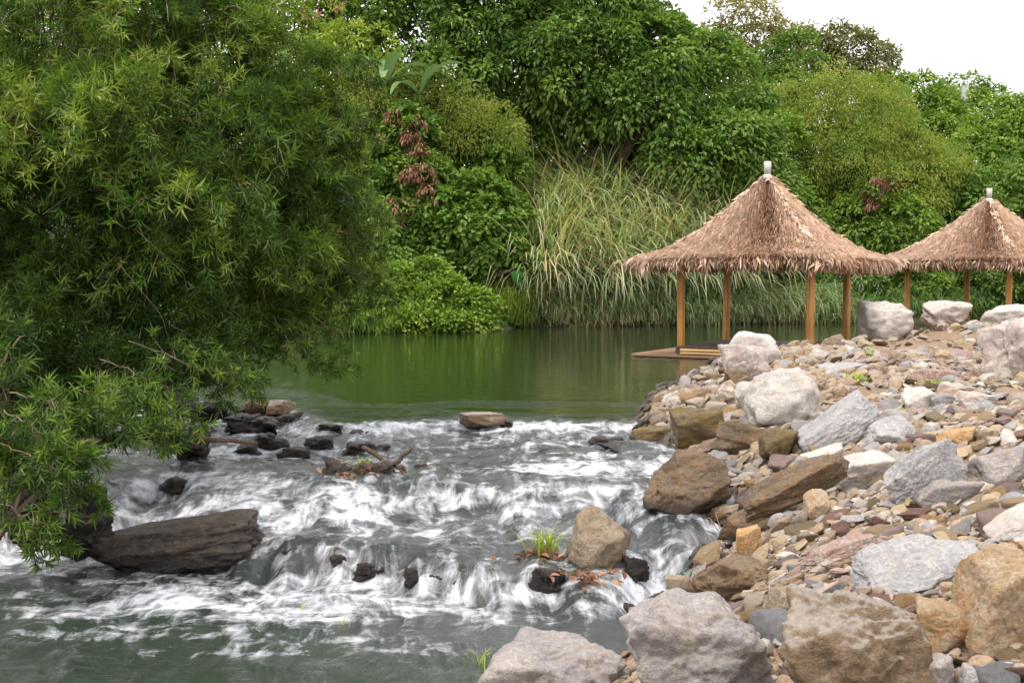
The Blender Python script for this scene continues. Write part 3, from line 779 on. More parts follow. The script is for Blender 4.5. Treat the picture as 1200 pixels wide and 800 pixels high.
# ------------------------------------------------------------------ the river
FOAM = [  # px, py, rx, ry, strength
    (600, 499, 190, 6, .9), (430, 500, 90, 7, .6), (700, 502, 90, 6, .5), (500, 512, 120, 9, .35), (700, 546, 95, 10, .9), (620, 550, 60, 8, .5), (560, 585, 200, 15, 1.1), (430, 592, 130, 13, 1.0),
    (330, 566, 110, 10, .9), (250, 560, 70, 12, .7), (180, 575, 60, 12, .9), (170, 612, 60, 18, .6), (100, 640, 70, 16, .9), (30, 655, 60, 18, 1.0), (90, 690, 130, 16, .55), (400, 694, 210, 18, 1.25), (540, 700, 110, 14, .9),
    (250, 700, 120, 16, 1.0), (300, 730, 160, 14, .55), (160, 715, 110, 12, .5), (450, 722, 130, 9, .5), (700, 700, 60, 14, 1.0), (640, 722, 80, 10, .4), (800, 655, 50, 24, .9), (760, 690, 30, 16, .9), (690, 585, 80, 12, .9), (650, 605, 90, 10, .6), (770, 610, 60, 12, .4),
    (500, 620, 120, 10, .35), (350, 605, 90, 9, .45), (300, 530, 60, 8, .7), (400, 480, 60, 3, .3), (660, 482, 70, 2, .25), (350, 505, 60, 8, .5), (470, 545, 40, 10, .3),(120,742,130,9,.55),(260,765,120,7,.4),(60,715,80,9,.5),(380,750,120,7,.4),(520,760,90,6,.25), (310, 645, 20, 20, .9), (570, 685, 60, 10, .8), (240, 590, 60, 10, .6)]
HUMP = [(640, 527, 34, 7, .07), (745, 528, 50, 7, .08), (590, 560, 40, 9, .05), (660, 572, 45, 9, .09), (520, 560, 30, 9, .07), (360, 636, 40, 9, .06), (480, 645, 40, 9, .06), (430, 560, 25, 8, .03), (250, 545, 40, 8, .05), (300, 600, 40, 10, .04), (90, 610, 40, 15, .1)]
def water_z(X, Y):
    z = zwater(X, Y)
    turb = sstep((lipy(LA, X, 3, .25) + .3 - Y) / 1.2)
    low = sstep((8.5 - Y) / 2)
    c = lipy(LC, X, 8)
    calm = sstep((c - 1.8 - Y) / 1.5) * 0.35
    amp = turb * (1 - calm)
    px, py = project(X, Y, z)
    for (a, b, rx, ry, s_) in HUMP:
        z = z + s_ * np.exp(-((px - a) / rx) ** 2 - ((py - b) / ry) ** 2) * turb
    wx = X + .25 * fbm(X * 1.1, Y * 1.1, 0, 2, 12); wy = Y + .25 * fbm(X * 1.1, Y * 1.1, 3.3, 2, 13)
    mid = amp * sstep((Y - c + 1.0) / .8)
    cob = 0.35 - np.abs(fbm(wx * 1.7, wy * 1.5, 1.7, 3, 25))
    z = z + mid * .075 * np.clip(cob, -.1, .4) + amp * (0.045 * fbm(wx * 1.6, wy * 1.1, 0, 3, 21) + 0.014 * (0.35 - np.abs(fbm(wx * 4.0, wy * 2.4, 0, 2, 22))))
    z = z + (1 - turb) * 0.003 * fbm(X * 1.5, Y * 3, 0, 2, 24) * (Y < 45)
    return z
def wattr(X, Y, Z):
    a = lipy(LA, X, 3, .25); b = lipy(LB, X, 5); c = lipy(LC, X, 8)
    def after(l, s0, wdt): t = (l - s0 - Y); return sstep(t / .15) * np.exp(-np.maximum(t, 0) / wdt)
    f = .35 * after(a, .9, .5) + .5 * after(b, .3, .55) + .55 * after(c, .3, .7) + .16 * sstep((Y - c + 1.2) / .6)
    px, py = project(X, Y, Z)
    for (u, v, rx, ry, s_) in FOAM:
        f = f + s_ * np.exp(-(np.abs((px - u) / rx) ** 3) - (np.abs((py - v) / ry) ** 2.4))
    # faces of the falls: thin white threads
    face = np.exp(-((c - .22 - Y) / .2) ** 2) + np.exp(-((b - .2 - Y) / .2) ** 2) + .4 * np.exp(-((a - .6 - Y) / .4) ** 2)
    turb = sstep((a + .3 - Y) / 1.0)
    # foam collars round the rocks that stand in the stream
    for (bx, by, bz, rx, ry, l, hh) in BOULDERS:
        if by < 19.5 and bx < 2.6:
            dd = np.hypot((X - bx) / (rx + .05), (Y - by) / (ry + .05))
            f = f + .35 * np.exp(-((dd - 1.05) / .22) ** 2)
    f = f * (0.9 + .9 * fbm(X * 1.0, Y * 1.5, 0, 3, 31))
    hc_ = np.abs(fbm(X * 1.7 + .3, Y * 1.5, 1.7, 3, 25)); f = f + .45 * sstep((hc_ - .22) / .25) * sstep((Y - c + 1.0) / .8)
    g = np.clip(f, 0, 1.3) * turb
    g = g * (.70 + .35 * fbm(X * .55, Y * 1.1, 4.4, 2, 33)) 
    g = np.clip(g * .9, 0, 1.0)
    return {'foam': g, 'face': face * turb * np.clip(.55 + 1.5 * fbm(X * 1.6, Y * .6, 2.2, 2, 61), 0, 1), 'rapid': turb, 'pre': np.exp(-((Y - a - .9) / 1.1) ** 2) * np.clip(.6 + 1.4 * fbm(X * .5, Y * 1.2, 0, 2, 51), 0, 1), 'low': sstep((c - 1.1 - Y) / 1.3)}
def water_mat():
    t = NT('river water')
    p = t.pos()
    foam, face, rapid = t.attr('foam'), t.attr('face'), t.attr('rapid')
    wp = t.n('ShaderNodeVectorMath', {0: p, 1: t.n('ShaderNodeVectorMath', {0: t.n('ShaderNodeTexNoise', {'Vector': p, 'Scale': 1.2, 'Detail': 2.0}).outputs[1], 'Scale': .45}, operation='SCALE').outputs[0]}, operation='ADD').outputs[0]
    sA = t.noise(t.scale(wp, (5.0, 3.2, 1)), 1.3, 6, .6, .25)          # lacy
    sB = t.noise(t.scale(wp, (9.0, 1.6, 1)), 1.2, 6, .62, .2)          # streaks along the flow
    sC = t.noise(t.scale(wp, (1.6, 6.5, 1)), 1.2, 6, .62, .3)          # combed across
    lace = t.math('ABSOLUTE', t.math('SUBTRACT', t.noise(t.scale(wp, (2.6, 2.6, 1)), 1.2, 4, .55, .4), .5))
    lace = t.ramp(lace, [(0, 1), (.07, 0)])
    n = t.math('ADD', t.math('MULTIPLY', sA, .45), t.math('ADD', t.math('MULTIPLY', sB, .25), t.math('MULTIPLY', sC, .3)))
    fm = t.math('ADD', t.math('MULTIPLY', foam, .62), t.math('MULTIPLY', t.math('SUBTRACT', n, .51), 3.2))
    fm = t.math('ADD', fm, t.math('MULTIPLY', t.math('MULTIPLY', lace, foam), .25))
    fm = t.ramp(fm, [(.15, 0), (.38, .25), (.62, .68), (.95, .97)])
    thr = t.noise(t.scale(wp, (15, 1.0, 1)), 1.0, 5, .65, .3)
    th = t.math('MULTIPLY', t.ramp(thr, [(.46, 0), (.75, 1)]), t.math('MULTIPLY', face, .42))
    fm = t.math('MAXIMUM', fm, th, True)
    fm = t.math('MULTIPLY', fm, t.math('MINIMUM', t.math('MULTIPLY', t.math('ADD', foam, face), 6.0), 1.0), True)
    # bumps: calm pool ripples and broken water
    r1 = t.noise(t.scale(p, (.9, 3.2, 1)), 2.2, 3, .5)
    r2 = t.noise(t.scale(p, (2.2, 8, 1)), 3.0, 3, .55, .3)
    hc = t.math('ADD', t.math('MULTIPLY', r1, .55), t.math('MULTIPLY', r2, .16))
    pre = t.attr('pre')
    bc = t.bump(hc, 1.0, .014)
    r3 = t.ramp(t.noise(t.scale(p, (1.5, 6, 1)), 4.5, 4, .6, .3), [(.5, 0), (.66, 1)])
    bc = t.bump(r3, t.math('MULTIPLY', pre, 1.0), .022, bc)
    hr = t.math('ADD', t.math('MULTIPLY', sB, 1.0), t.math('ADD', t.math('MULTIPLY', sA, .8), t.math('MULTIPLY', sC, .8)))
    br = t.bump(hr, t.math('MULTIPLY', rapid, 0.9), .034, bc)
    body = t.mix(rapid, (0.015, 0.029, 0.010, 1), (0.036, 0.046, 0.046, 1))
    body = t.mix(t.attr('low'), body, (0.032, 0.050, 0.034, 1))
    body = t.mix(t.ramp(face, [(0, 0), (1, .5)]), body, (0.075, 0.058, 0.045, 1))
    diff = t.n('ShaderNodeBsdfDiffuse', {0: body}).outputs[0]
    tr = t.n('ShaderNodeBsdfTransparent', {0: (.55, .5, .42, 1)}).outputs[0]
    under = t.n('ShaderNodeMixShader', {0: t.math('MULTIPLY', rapid, .35), 1: diff, 2: tr}).outputs[0]
    gl = t.n('ShaderNodeBsdfGlossy', {'Color': (1, 1, 1, 1), 'Roughness': t.math('ADD', .015, t.math('MULTIPLY', rapid, .05)), 'Normal': br}).outputs[0]
    fr = t.n('ShaderNodeFresnel', {'IOR': 1.36, 'Normal': br}).outputs[0]
    fr = t.math('MINIMUM', t.math('MULTIPLY', fr, 1.15), .9)
    w = t.n('ShaderNodeMixShader', {0: fr, 1: under, 2: gl}).outputs[0]
    fb = t.bump(t.math('ADD', n, fm), .5, .035, br)
    fcol = t.n('ShaderNodeBsdfPrincipled', {'Base Color': (.76, .78, .83, 1), 'Roughness': .6, 'Normal': fb, 'Subsurface Weight': 0.0}).outputs[0]
    return t.done(t.n('ShaderNodeMixShader', {0: fm, 1: w, 2: fcol}).outputs[0])
xs = axis(-60, 90, -8.2, 3.4, 0.028, 1.15); ys = axis(-20, 75, 7.8, 19.6, 0.028, 1.12)
me = grid_mesh('river', xs, ys, water_z, wattr)
tag(link('river', me, water_mat()), kind='structure')

# ------------------------------------------------------------------ foliage builders
LEAF = {  # template: (verts x-across y-along z-normal, faces)
    'lance': (np.array([[0,0,0],[-.5,.35,.10],[0,.45,-.02],[.5,.35,.10],[0,1,-.12]]) , [[0,2,1],[0,3,2],[1,2,4],[2,3,4]]),
    'oval': (np.array([[0,0,0],[-.5,.4,.12],[-.3,.8,.02],[0,1,-.1],[.3,.8,.02],[.5,.4,.12]]), [[0,5,3],[5,4,3],[0,3,1],[1,3,2]]),
    'simple': (np.array([[0,0,0],[-.5,.45,.12],[0,1,-.15],[.5,.45,.12]]), [[0,3,2],[0,2,1]]),
}
def unit(v): return v / (np.linalg.norm(v, axis=-1, keepdims=True) + 1e-9)
def put_leaves(g, P, D, N, L, W, kind, tint):
    V, Fc = LEAF[kind]; Fc = np.array(Fc)
    D = unit(D); S = unit(np.cross(D, N)); U = np.cross(S, D)
    n = len(P); L = np.broadcast_to(L, (n,)); W = np.broadcast_to(W, (n,))
    Q = P[:, None] + V[None, :, 0:1] * W[:, None, None] * S[:, None] + V[None, :, 1:2] * L[:, None, None] * D[:, None] + V[None, :, 2:3] * L[:, None, None] * U[:, None]
    nv = len(V)
    FF = (Fc[None] + (np.arange(n) * nv)[:, None, None]).reshape(-1, 3)
    g.add(Q.reshape(-1, 3), [FF], np.repeat(np.broadcast_to(tint, (n,)), nv))
def rand_dirs(r_, n): return unit(r_.normal(size=(n, 3)))
def blob_world(b):
    px, py, Y, rx, ry = b[:5]
    c = atY(px, py, Y); s_ = Y / F
    rz = ry * s_; rx = rx * s_
    rd = b[5] * s_ if len(b) > 5 else min(rx, rz) * 1.0
    return c, np.array([rx, rd, rz])
def crown(g, blobs, n, leaf, r_, L=.2, W=.1, clump=.45, droop=.5, dens_in=.15, tint=(.5, .25), per=45, spread=1.0, up=.5):
    vol = [blob_world(b) for b in blobs]
    area = np.array([r[0] * r[2] for c, r in vol]); area = area / area.sum()
    for (c, r), a in zip(vol, area):
        m = int(n * a / per) + 1
        d = rand_dirs(r_, m * 2)
        w_ = np.where(d[:, 1] > .3, .35, 1.0) * np.where(d[:, 2] < -.4, .5, 1.0)
        d = d[r_.uniform(size=len(d)) < w_][:m]
        m = len(d)
        rad = np.where(r_.uniform(size=m) < dens_in, r_.uniform(.3, .8, m), r_.uniform(.82, 1.08, m)) * (1 + .38 * perlin(d[:, 0] * 2.2 + c[0], d[:, 1] * 2.2, d[:, 2] * 2.2 + c[2], 5))
        C = c + d * r * rad[:, None]
        cl = clump * r_.uniform(.6, 1.35, m)
        ct = tint[0] + tint[1] * r_.uniform(-1, 1, m)
        k = per
        idx = np.repeat(np.arange(m), k)
        e = rand_dirs(r_, len(idx)) * np.array([1, 1, .75])
        e = unit(e + d[idx] * .7 + np.array([0, 0, .35]))
        P = C[idx] + e * cl[idx][:, None] * r_.uniform(.55, 1.05, (len(idx), 1)) * spread
        D = unit(e * 1.0 + rand_dirs(r_, len(idx)) * .55 + np.array([0, 0, -droop]))
        N = unit(e * 1.2 + np.array([0, -.05, up]) + rand_dirs(r_, len(idx)) * .4)
        put_leaves(g, P, D, N, L * r_.uniform(.65, 1.25, len(idx)), W * r_.uniform(.7, 1.2, len(idx)), leaf, ct[idx])
def limb(g, a, b, r0, r1, r_, bend=.15, seg=6, n=6):
    a, b = np.asarray(a, float), np.asarray(b, float)
    t = np.linspace(0, 1, seg)[:, None]
    L = np.linalg.norm(b - a)
    off = r_.normal(size=3) * bend * L
    pts = a + (b - a) * t + np.sin(t * PI) * off + np.concatenate([[[0, 0, 0]], r_.normal(size=(seg - 2, 3)) * L * .02, [[0, 0, 0]]])
    tube(g, pts, np.linspace(r0, r1, seg), n)
    return pts
BARK = bark_mat('bark', (.05, .035, .025), (.16, .12, .085))
BARKPALE = bark_mat('pale bark', (.16, .13, .10), (.32, .27, .21))
G_ = {'dark': [(0, (0.046, 0.098, 0.019)), (.5, (0.120, 0.210, 0.037)), (1, (0.276, 0.393, 0.095))],
      'mid': [(0, (0.070, 0.140, 0.020)), (.5, (0.169, 0.274, 0.043)), (1, (0.353, 0.435, 0.108))],
      'light': [(0, (0.108, 0.197, 0.025)), (.5, (0.223, 0.330, 0.044)), (1, (0.415, 0.463, 0.101))],
      'feather': [(0, (0.138, 0.217, 0.037)), (.5, (0.262, 0.337, 0.063)), (1, (0.506, 0.463, 0.140))],
      'olive': [(0, (0.115, 0.127, 0.051)), (.5, (0.230, 0.224, 0.089)), (1, (0.415, 0.323, 0.152))],
      'brown': [(0, (.15, .06, .035)), (.5, (.30, .14, .085)), (1, (.46, .28, .19))],
      'willow': [(0, (.028, .058, .014)), (.45, (.070, .130, .022)), (.8, (.17, .26, .040)), (1, (.32, .36, .09))],
      'reed': [(0, (.09, .17, .04)), (.45, (.23, .33, .13)), (.75, (.40, .47, .28)), (.93, (.52, .44, .24)), (1, (.60, .46, .26))],
      'pink': [(0, (.35, .06, .09)), (1, (.65, .25, .25))]}
LM = {k: leaf_mat(k + ' leaves', v) for k, v in G_.items()}
LM['reed'] = leaf_mat('reed blades', G_['reed'], .45, .3, .4, .25)
def tree(name, label, blobs, mat, n, leaf='simple', base=None, trunk=.18, seed=1, cat='tree', group=None, bark=None, fol='crown', **kw):
    r_ = np.random.RandomState(seed)
    cs = [blob_world(b)[0] for b in blobs]
    if base is None:
        m = np.mean(cs, 0); base = (m[0], m[1] + .3)
    bz = T(base[0], base[1]) - .1
    root = empty(name, (base[0], base[1], bz)); tag(root, label, cat, group)
    g = Geo(); crown(g, blobs, n, leaf, r_, **kw)
    g.build(fol, LM[mat] if isinstance(mat, str) else mat, root, False, (base[0], base[1], bz))
    g = Geo()
    top = np.mean(cs, 0); b0 = np.array([base[0], base[1], bz])
    fork = b0 + (top - b0) * .45
    limb(g, b0, fork, trunk, trunk * .7, r_, .06, 6, 8)
    for (c, r) in [blob_world(b) for b in blobs]:
        p = limb(g, fork, c, trunk * .55, trunk * .2, r_, .10)
        for k in range(4):
            e = c + rand_dirs(r_, 1)[0] * r * .8
            limb(g, p[-3 + k % 2], e, trunk * .18, trunk * .05, r_, .12, 5, 5)
    g.build('trunk' if cat == 'tree' else 'stem', bark or BARK, root, True, (base[0], base[1], bz))
    return root

# ---- trees of the far bank
FB = 'trees of the far bank'
tree('broadleaf_tree', 'big dark green tree hanging over the bank above the banana plants',
     [(470, 20, 52, 70, 50), (560, 30, 52, 80, 60), (620, 70, 51, 60, 50), (540, 90, 50, 45, 38), (410, 25, 53, 45, 38), (590, -30, 53, 110, 50)], 'dark', 34000, 'simple', trunk=.28, seed=3, dens_in=.22, L=.30, W=.15, clump=.8, per=95, tint=(.5, .3), group=FB)
tree('broadleaf_tree', 'tallest dark green tree, its drooping leaves reaching above the reeds',
     [(670, 40, 52, 75, 60), (735, 78, 51, 70, 50), (690, 100, 50.5, 60, 40), (750, 130, 50, 50, 30), (790, 112, 52, 52, 42), (690, -20, 53, 60, 40), (770, 50, 52.5, 30, 24)], 'dark', 34000, 'simple', trunk=.3, seed=4, dens_in=.15, L=.32, W=.15, clump=.8, per=100, tint=(.5, .3), group=FB)
tree('broadleaf_tree', 'dark leafy tree beside the reeds with bare brown twigs in its side',
     [(835, 120, 52, 48, 55), (850, 180, 51, 50, 50), (810, 190, 50, 40, 34), (880, 225, 51, 38, 40), (815, 78, 53, 26, 22)], 'dark', 16000, 'simple', trunk=.22, seed=5, L=.30, W=.15, per=70, clump=.75, tint=(.6, .2), group=FB)
tree('airy_tree', 'airy pale tree standing out against the sky above the first pavilion',
     [(868, 28, 64, 40, 28), (895, 60, 64, 34, 28), (850, 75, 64, 30, 30), (880, 100, 63, 40, 30)], 'olive', 6500, 'simple', trunk=.16, seed=6, L=.28, W=.12, clump=.5, tint=(.6, .3), per=22, bark=BARKPALE, group=FB)
tree('airy_tree', 'thin crowned brownish tree on the skyline',
     [(975, 65, 68, 40, 28), (1008, 75, 68, 32, 30), (945, 60, 68, 26, 24), (985, 100, 67, 50, 26)], 'olive', 7500, 'simple', trunk=.18, seed=7, L=.30, W=.13, clump=.5, tint=(.32, .25), per=24, bark=BARKPALE, group=FB)
tree('broadleaf_tree', 'small dark tree between the two skyline trees', [(925, 90, 61, 34, 40), (905, 130, 60, 34, 36)], 'dark', 6000, 'simple', seed=8, L=.26, W=.13, clump=.5, tint=(.5, .2), group=FB)
tree('bamboo_clump', 'feathery yellow green bamboo behind the thatched roofs',
     [(940, 130, 57, 36, 34), (985, 128, 57, 34, 40), (1025, 150, 56, 34, 34), (960, 175, 56, 44, 34), (1045, 190, 56, 30, 30), (925, 200, 56, 40, 40), (1000, 205, 55, 50, 34), (905, 150, 57, 22, 26)], 'feather', 30000, 'simple', trunk=.06, seed=9, cat='bamboo', L=.20, W=.045, clump=.75, droop=.8, tint=(.45, .3), per=70, group=FB, fol='foliage')
tree('bamboo_clump', 'light green drooping thicket between the two roofs', [(1075, 205, 56, 45, 38), (1050, 235, 55, 45, 28), (1020, 125, 60, 36, 24)], 'feather', 13000, 'simple', trunk=.05, seed=10, cat='bamboo', L=.22, W=.05, clump=.7, droop=.8, tint=(.5, .3), per=70, fol='foliage', group=FB)
tree('broadleaf_tree', 'leafy tree on the skyline between bamboo and pale pole', [(1060, 130, 66, 44, 30), (1095, 145, 66, 34, 30), (1085, 175, 64, 50, 34)], 'mid', 11000, 'simple', seed=11, L=.30, W=.16, clump=.6, tint=(.5, .25), group=FB)
tree('airy_tree', 'thin topped tree around the pale pole', [(1128, 108, 70, 22, 16), (1150, 128, 70, 26, 20), (1120, 140, 69, 32, 26)], 'mid', 4200, 'simple', seed=12, L=.28, W=.14, clump=.5, tint=(.4, .2), per=24, group=FB)
tree('broadleaf_tree', 'rounded tree above the farther thatched roof', [(1175, 165, 62, 44, 34), (1215, 160, 62, 36, 36), (1150, 205, 60, 50, 40)], 'mid', 13000, 'simple', seed=13, L=.30, W=.17, clump=.6, tint=(.5, .2), group=FB)
tree('broadleaf_tree', 'blue green dense tree behind the farther roof slope', [(1110, 235, 57, 45, 45), (1150, 260, 56, 50, 50), (1200, 240, 56, 46, 50)], 'dark', 14000, 'simple', seed=14, L=.26, W=.14, clump=.5, tint=(.55, .2), group=FB)
tree('broadleaf_tree', 'mid green tree filling the gap between the roofs', [(1000, 275, 55, 48, 45), (1050, 285, 54, 45, 42), (950, 290, 55, 40, 40)], 'mid', 15000, 'simple', seed=15, L=.27, W=.15, clump=.52, tint=(.45, .25), group=FB)
tree('broadleaf_tree', 'small leafy tree beside the first roof', [(905, 235, 54, 34, 40), (920, 275, 54, 40, 36), (985, 195, 59.5, 50, 44), (1010, 240, 58, 50, 40), (950, 235, 58.5, 44, 36)], 'mid', 18000, 'simple', seed=16, L=.27, W=.15, clump=.5, tint=(.35, .25), group=FB)
tree('broadleaf_tree', 'dim tree glimpsed through the gaps of the tall willowy shrub', [(40, 60, 46, 90, 70), (160, 90, 46, 90, 70), (90, -20, 46, 120, 50), (200, 10, 46, 80, 50), (60, 180, 45, 90, 60), (200, 190, 45, 90, 60)], 'mid', 24000, 'simple', seed=18, L=.30, W=.17, clump=.6, dens_in=.4, tint=(.3, .2), group=FB)
tree('flowering_tree', 'light green tree dotted with pink blossom above the willowy shrub', [(260, -5, 50, 70, 45), (345, 15, 50, 60, 40), (410, 70, 49, 40, 40), (340, 80, 49, 60, 50)], 'light', 15000, 'simple', seed=17, L=.24, W=.11, clump=.5, tint=(.6, .25), group=FB)
SB = 'shrubs along the far bank'
def shrub(label, blobs, mat, n, seed, name='shrub', **kw):
    return tree(name, label, blobs, mat, n, kw.pop('leaf', 'simple'), trunk=.05, seed=seed, cat='shrub', group=SB, fol='foliage', **kw)
shrub('bright round leaved shrub overhanging the water', [(462, 335, 43, 26, 18), (500, 326, 43.2, 20, 14), (520, 348, 42.8, 30, 16), (478, 356, 42.4, 34, 18), (552, 364, 42.6, 22, 18), (440, 360, 42.2, 26, 22), (470, 378, 41.8, 56, 12, 22), (535, 380, 42.0, 38, 10, 20), (430, 330, 44, 22, 20)], 'light', 22000, 21, leaf='oval', L=.16, W=.12, clump=.34, tint=(.3, .3), droop=.3)
shrub('broad leaved vine thicket between the brown creeper and the reeds', [(545, 262, 46.5, 62, 46), (585, 300, 46, 38, 40), (500, 290, 46.5, 50, 40)], 'mid', 15000, 22, leaf='oval', L=.25, W=.19, clump=.4, tint=(.35, .2))
shrub('dark green leafy bush behind the round leaved shrub', [(440, 300, 46, 50, 50), (470, 250, 47, 45, 40), (400, 330, 45, 50, 40)], 'dark', 13000, 23, leaf='oval', L=.24, W=.16, clump=.4, tint=(.65, .25))
shrub('creeper covered bush with hanging brown dead leaves', [(480, 180, 47, 30, 50), (455, 215, 46.6, 34, 36), (500, 225, 46.5, 26, 34)], 'mid', 10000, 24, leaf='oval', L=.22, W=.15, clump=.36, tint=(.35, .25))
shrub('feathery yellow green shrub below the banana leaves', [(440, 135, 49, 60, 42), (510, 140, 49, 60, 40), (560, 165, 48.5, 45, 30), (400, 170, 48, 45, 50)], 'feather', 34000, 25, L=.17, W=.035, clump=.7, tint=(.5, .3), per=80, droop=.6)
shrub('mid green shrub under the tallest tree', [(610, 165, 52, 48, 30), (665, 150, 53.5, 45, 26), (585, 205, 48.5, 28, 26)], 'mid', 9000, 26, leaf='oval', L=.24, W=.16, clump=.4, tint=(.4, .2))
shrub('leafy shrub above the reed tops', [(740, 165, 54.5, 50, 26), (800, 180, 54, 36, 26)], 'mid', 7000, 27, leaf='oval', L=.24, W=.15, clump=.4, tint=(.3, .2))
shrub('dark bush with tiny white flowers behind the first pavilion', [(1010, 335, 52.5, 48, 36), (960, 340, 52, 40, 32)], 'dark', 10000, 28, L=.20, W=.12, clump=.38, tint=(.55, .25))
shrub('dark bush at the water behind the farther pavilion', [(1120, 330, 53.5, 55, 40), (1185, 330, 53, 46, 42)], 'dark', 12000, 29, L=.20, W=.12, clump=.38, tint=(.5, .2))
shrub('fresh green bush showing under the farther eave', [(1070, 345, 52.5, 40, 30), (1050, 365, 52, 40, 14)], 'mid', 7000, 30, L=.2, W=.12, clump=.36, tint=(.45, .25))
shrub('shadowed bush beside the leaning reeds', [(905, 300, 51.5, 42, 40), (870, 320, 51, 34, 34)], 'mid', 9000, 31, L=.22, W=.13, clump=.4, tint=(.35, .2))
shrub('deep green thicket filling the bank under the two biggest trees', [(700, 140, 53.5, 70, 30), (640, 140, 52.5, 50, 30), (770, 160, 53.5, 50, 40)], 'mid', 14000, 35, L=.26, W=.16, clump=.5, tint=(.25, .2))
shrub('leafy thicket behind the creeper covered bush', [(540, 190, 50, 60, 44), (470, 150, 51, 70, 55), (420, 200, 50, 60, 60), (560, 140, 51, 50, 40)], 'mid', 20000, 36, dens_in=.35, L=.25, W=.15, clump=.5, tint=(.3, .2))
shrub('bushy undergrowth at the far end of the pool', [(1230, 330, 53, 40, 44), (1280, 300, 55, 50, 60)], 'mid', 9000, 32, L=.22, W=.13, clump=.4, tint=(.35, .2))
shrub('tangled green bush under the willowy shrub beside the pool', [(350, 360, 42.5, 50, 30), (290, 350, 42, 50, 40), (230, 350, 40, 60, 50)], 'mid', 9000, 33, leaf='oval', L=.2, W=.12, clump=.38, tint=(.4, .2))
shrub('pale olive bush on the slope between roof and bamboo', [(905, 175, 55, 34, 36), (870, 150, 57, 30, 36)], 'light', 7000, 34, L=.24, W=.13, clump=.45, tint=(.3, .2))

# dead brown leaves hanging in the creeper, and two brown patches elsewhere
def brown_bunch(label, blobs, n, seed):
    r_ = np.random.RandomState(seed)
    c = blob_world(blobs[0])[0]
    root = empty('dead_creeper', c); tag(root, label, 'creeper', 'dead brown creepers')
    g = Geo(); crown(g, blobs, n, 'lance', r_, L=.22, W=.07, clump=.2, droop=1.5, tint=(.45, .4), per=16)
    g.build('foliage', LM['brown'], root, False, c)
    g = Geo(); crown(g, blobs, n // 3, 'oval', r_, L=.2, W=.13, clump=.3, tint=(.3, .2), per=16); g.build('green_foliage', LM['mid'], root, False, c)
    g = Geo()
    for b in blobs:
        q = blob_world(b)[0]
        for k in range(3): limb(g, q + [0, .4, .3], q + r_.normal(size=3) * .3 + [0, -.2, -.3], .02, .008, r_, .15, 5, 4)
    g.build('vines', BARK, root, True, c)
brown_bunch('brown dead creeper hanging in strings down the leafy bush', [(485, 158, 45.6, 9, 22), (495, 195, 45.4, 10, 20), (478, 205, 45.2, 8, 12), (462, 140, 46, 6, 8), (443, 168, 45.8, 8, 7), (466, 246, 45, 14, 12), (455, 262, 44.9, 9, 10), (500, 232, 45.1, 7, 10)], 1500, 61)
brown_bunch('rusty dead creeper hanging between the two roofs', [(1030, 215, 53.0, 14, 8), (1022, 232, 53, 6, 12)], 500, 62)
brown_bunch('bundle of rusty leaves high in the bushes near the banana plants', [(560, 152, 47.4, 10, 7)], 200, 63) if False else None

# pink blossom dots and white flowers as parts of nobody: small sprays, one thing each
def spray(name, label, cat, spots, mat, r_, n, L, Y):
    c = atY(spots[0][0], spots[0][1], Y)
    g = Geo()
    for (px, py) in spots:
        q = atY(px, py, Y)
        D = rand_dirs(r_, n) + np.array([0, -.3, -.4])
        put_leaves(g, q + r_.normal(size=(n, 3)) * L * .9, D, rand_dirs(r_, n), L, L * .5, 'simple', r_.uniform(0, 1, n))
    o = g.build(name, mat, None, False, c); o.location = tuple(c)
    tag(o, label, cat)
r_ = np.random.RandomState(71)
spray('blossom', 'pink blossom sprays at the top of the light green tree', 'blossom', [(262, 16), (278, 18), (290, 8), (356, 12), (370, 16), (316, 50), (330, 35), (205, 4), (215, 6), (395, 8)], LM['pink'], r_, 14, .16, 47.6)
whitep = NT('white petals'); whitep = whitep.done(whitep.bsdf((.75, .72, .7, 1), .6))
spray('blossom', 'tiny white flowers on the dark bush behind the first pavilion', 'blossom', [(1000 + r_.uniform(-16, 40), 325 + r_.uniform(-4, 16)) for k in range(26)], whitep, r_, 4, .06, 50.6)

# undergrowth over the far slope
def undergrowth():
    r_ = np.random.RandomState(81)
    n = 90000
    y = 42 + 40 * r_.uniform(0, 1, n) ** 1.5; x = r_.uniform(-.5, .56, n) * y
    d = sdf(LAND, x, y); k = d > .1
    x, y, d = x[k], y[k], d[k]; n = len(x)
    z = terrain(x, y) + np.abs(fbm(x * .6, y * .6, 0, 3, 82)) * 1.6 * np.minimum(d, 1) + r_.uniform(0, .35, n)
    D = rand_dirs(r_, n) + np.array([0, -.6, -.2]); N = rand_dirs(r_, n) * .6 + np.array([0, -.5, 1])
    g = Geo(); put_leaves(g, np.stack([x, y, z], 1), D, N, r_.uniform(.15, .34, n), r_.uniform(.08, .17, n), 'simple', .3 + .35 * fbm(x * .3, y * .3, 0, 2, 83) + r_.uniform(-.15, .15, n))
    tag(g.build('undergrowth', LM['mid'], None, False), 'leafy ground cover between the trees of the far slope', 'undergrowth', kind='stuff')
    # low weeds and grass on the shaded left bank
    n = 26000
    y = r_.uniform(8, 42, n); x = -5.0 - r_.uniform(0, 9, n)
    d = sdf(LAND, x, y); k = d > .15; x, y = x[k], y[k]; n = len(x)
    z = terrain(x, y) + r_.uniform(0, .3, n)
    g = Geo(); put_leaves(g, np.stack([x, y, z], 1), rand_dirs(r_, n) + [0, 0, .5], rand_dirs(r_, n) + [0, 0, 1], r_.uniform(.12, .3, n), r_.uniform(.03, .07, n), 'simple', r_.uniform(0, .6, n))
    tag(g.build('ground_cover', LM['dark'], None, False), 'low leafy cover on the shaded near bank under the willowy shrubs', 'ground cover', kind='stuff')
undergrowth()

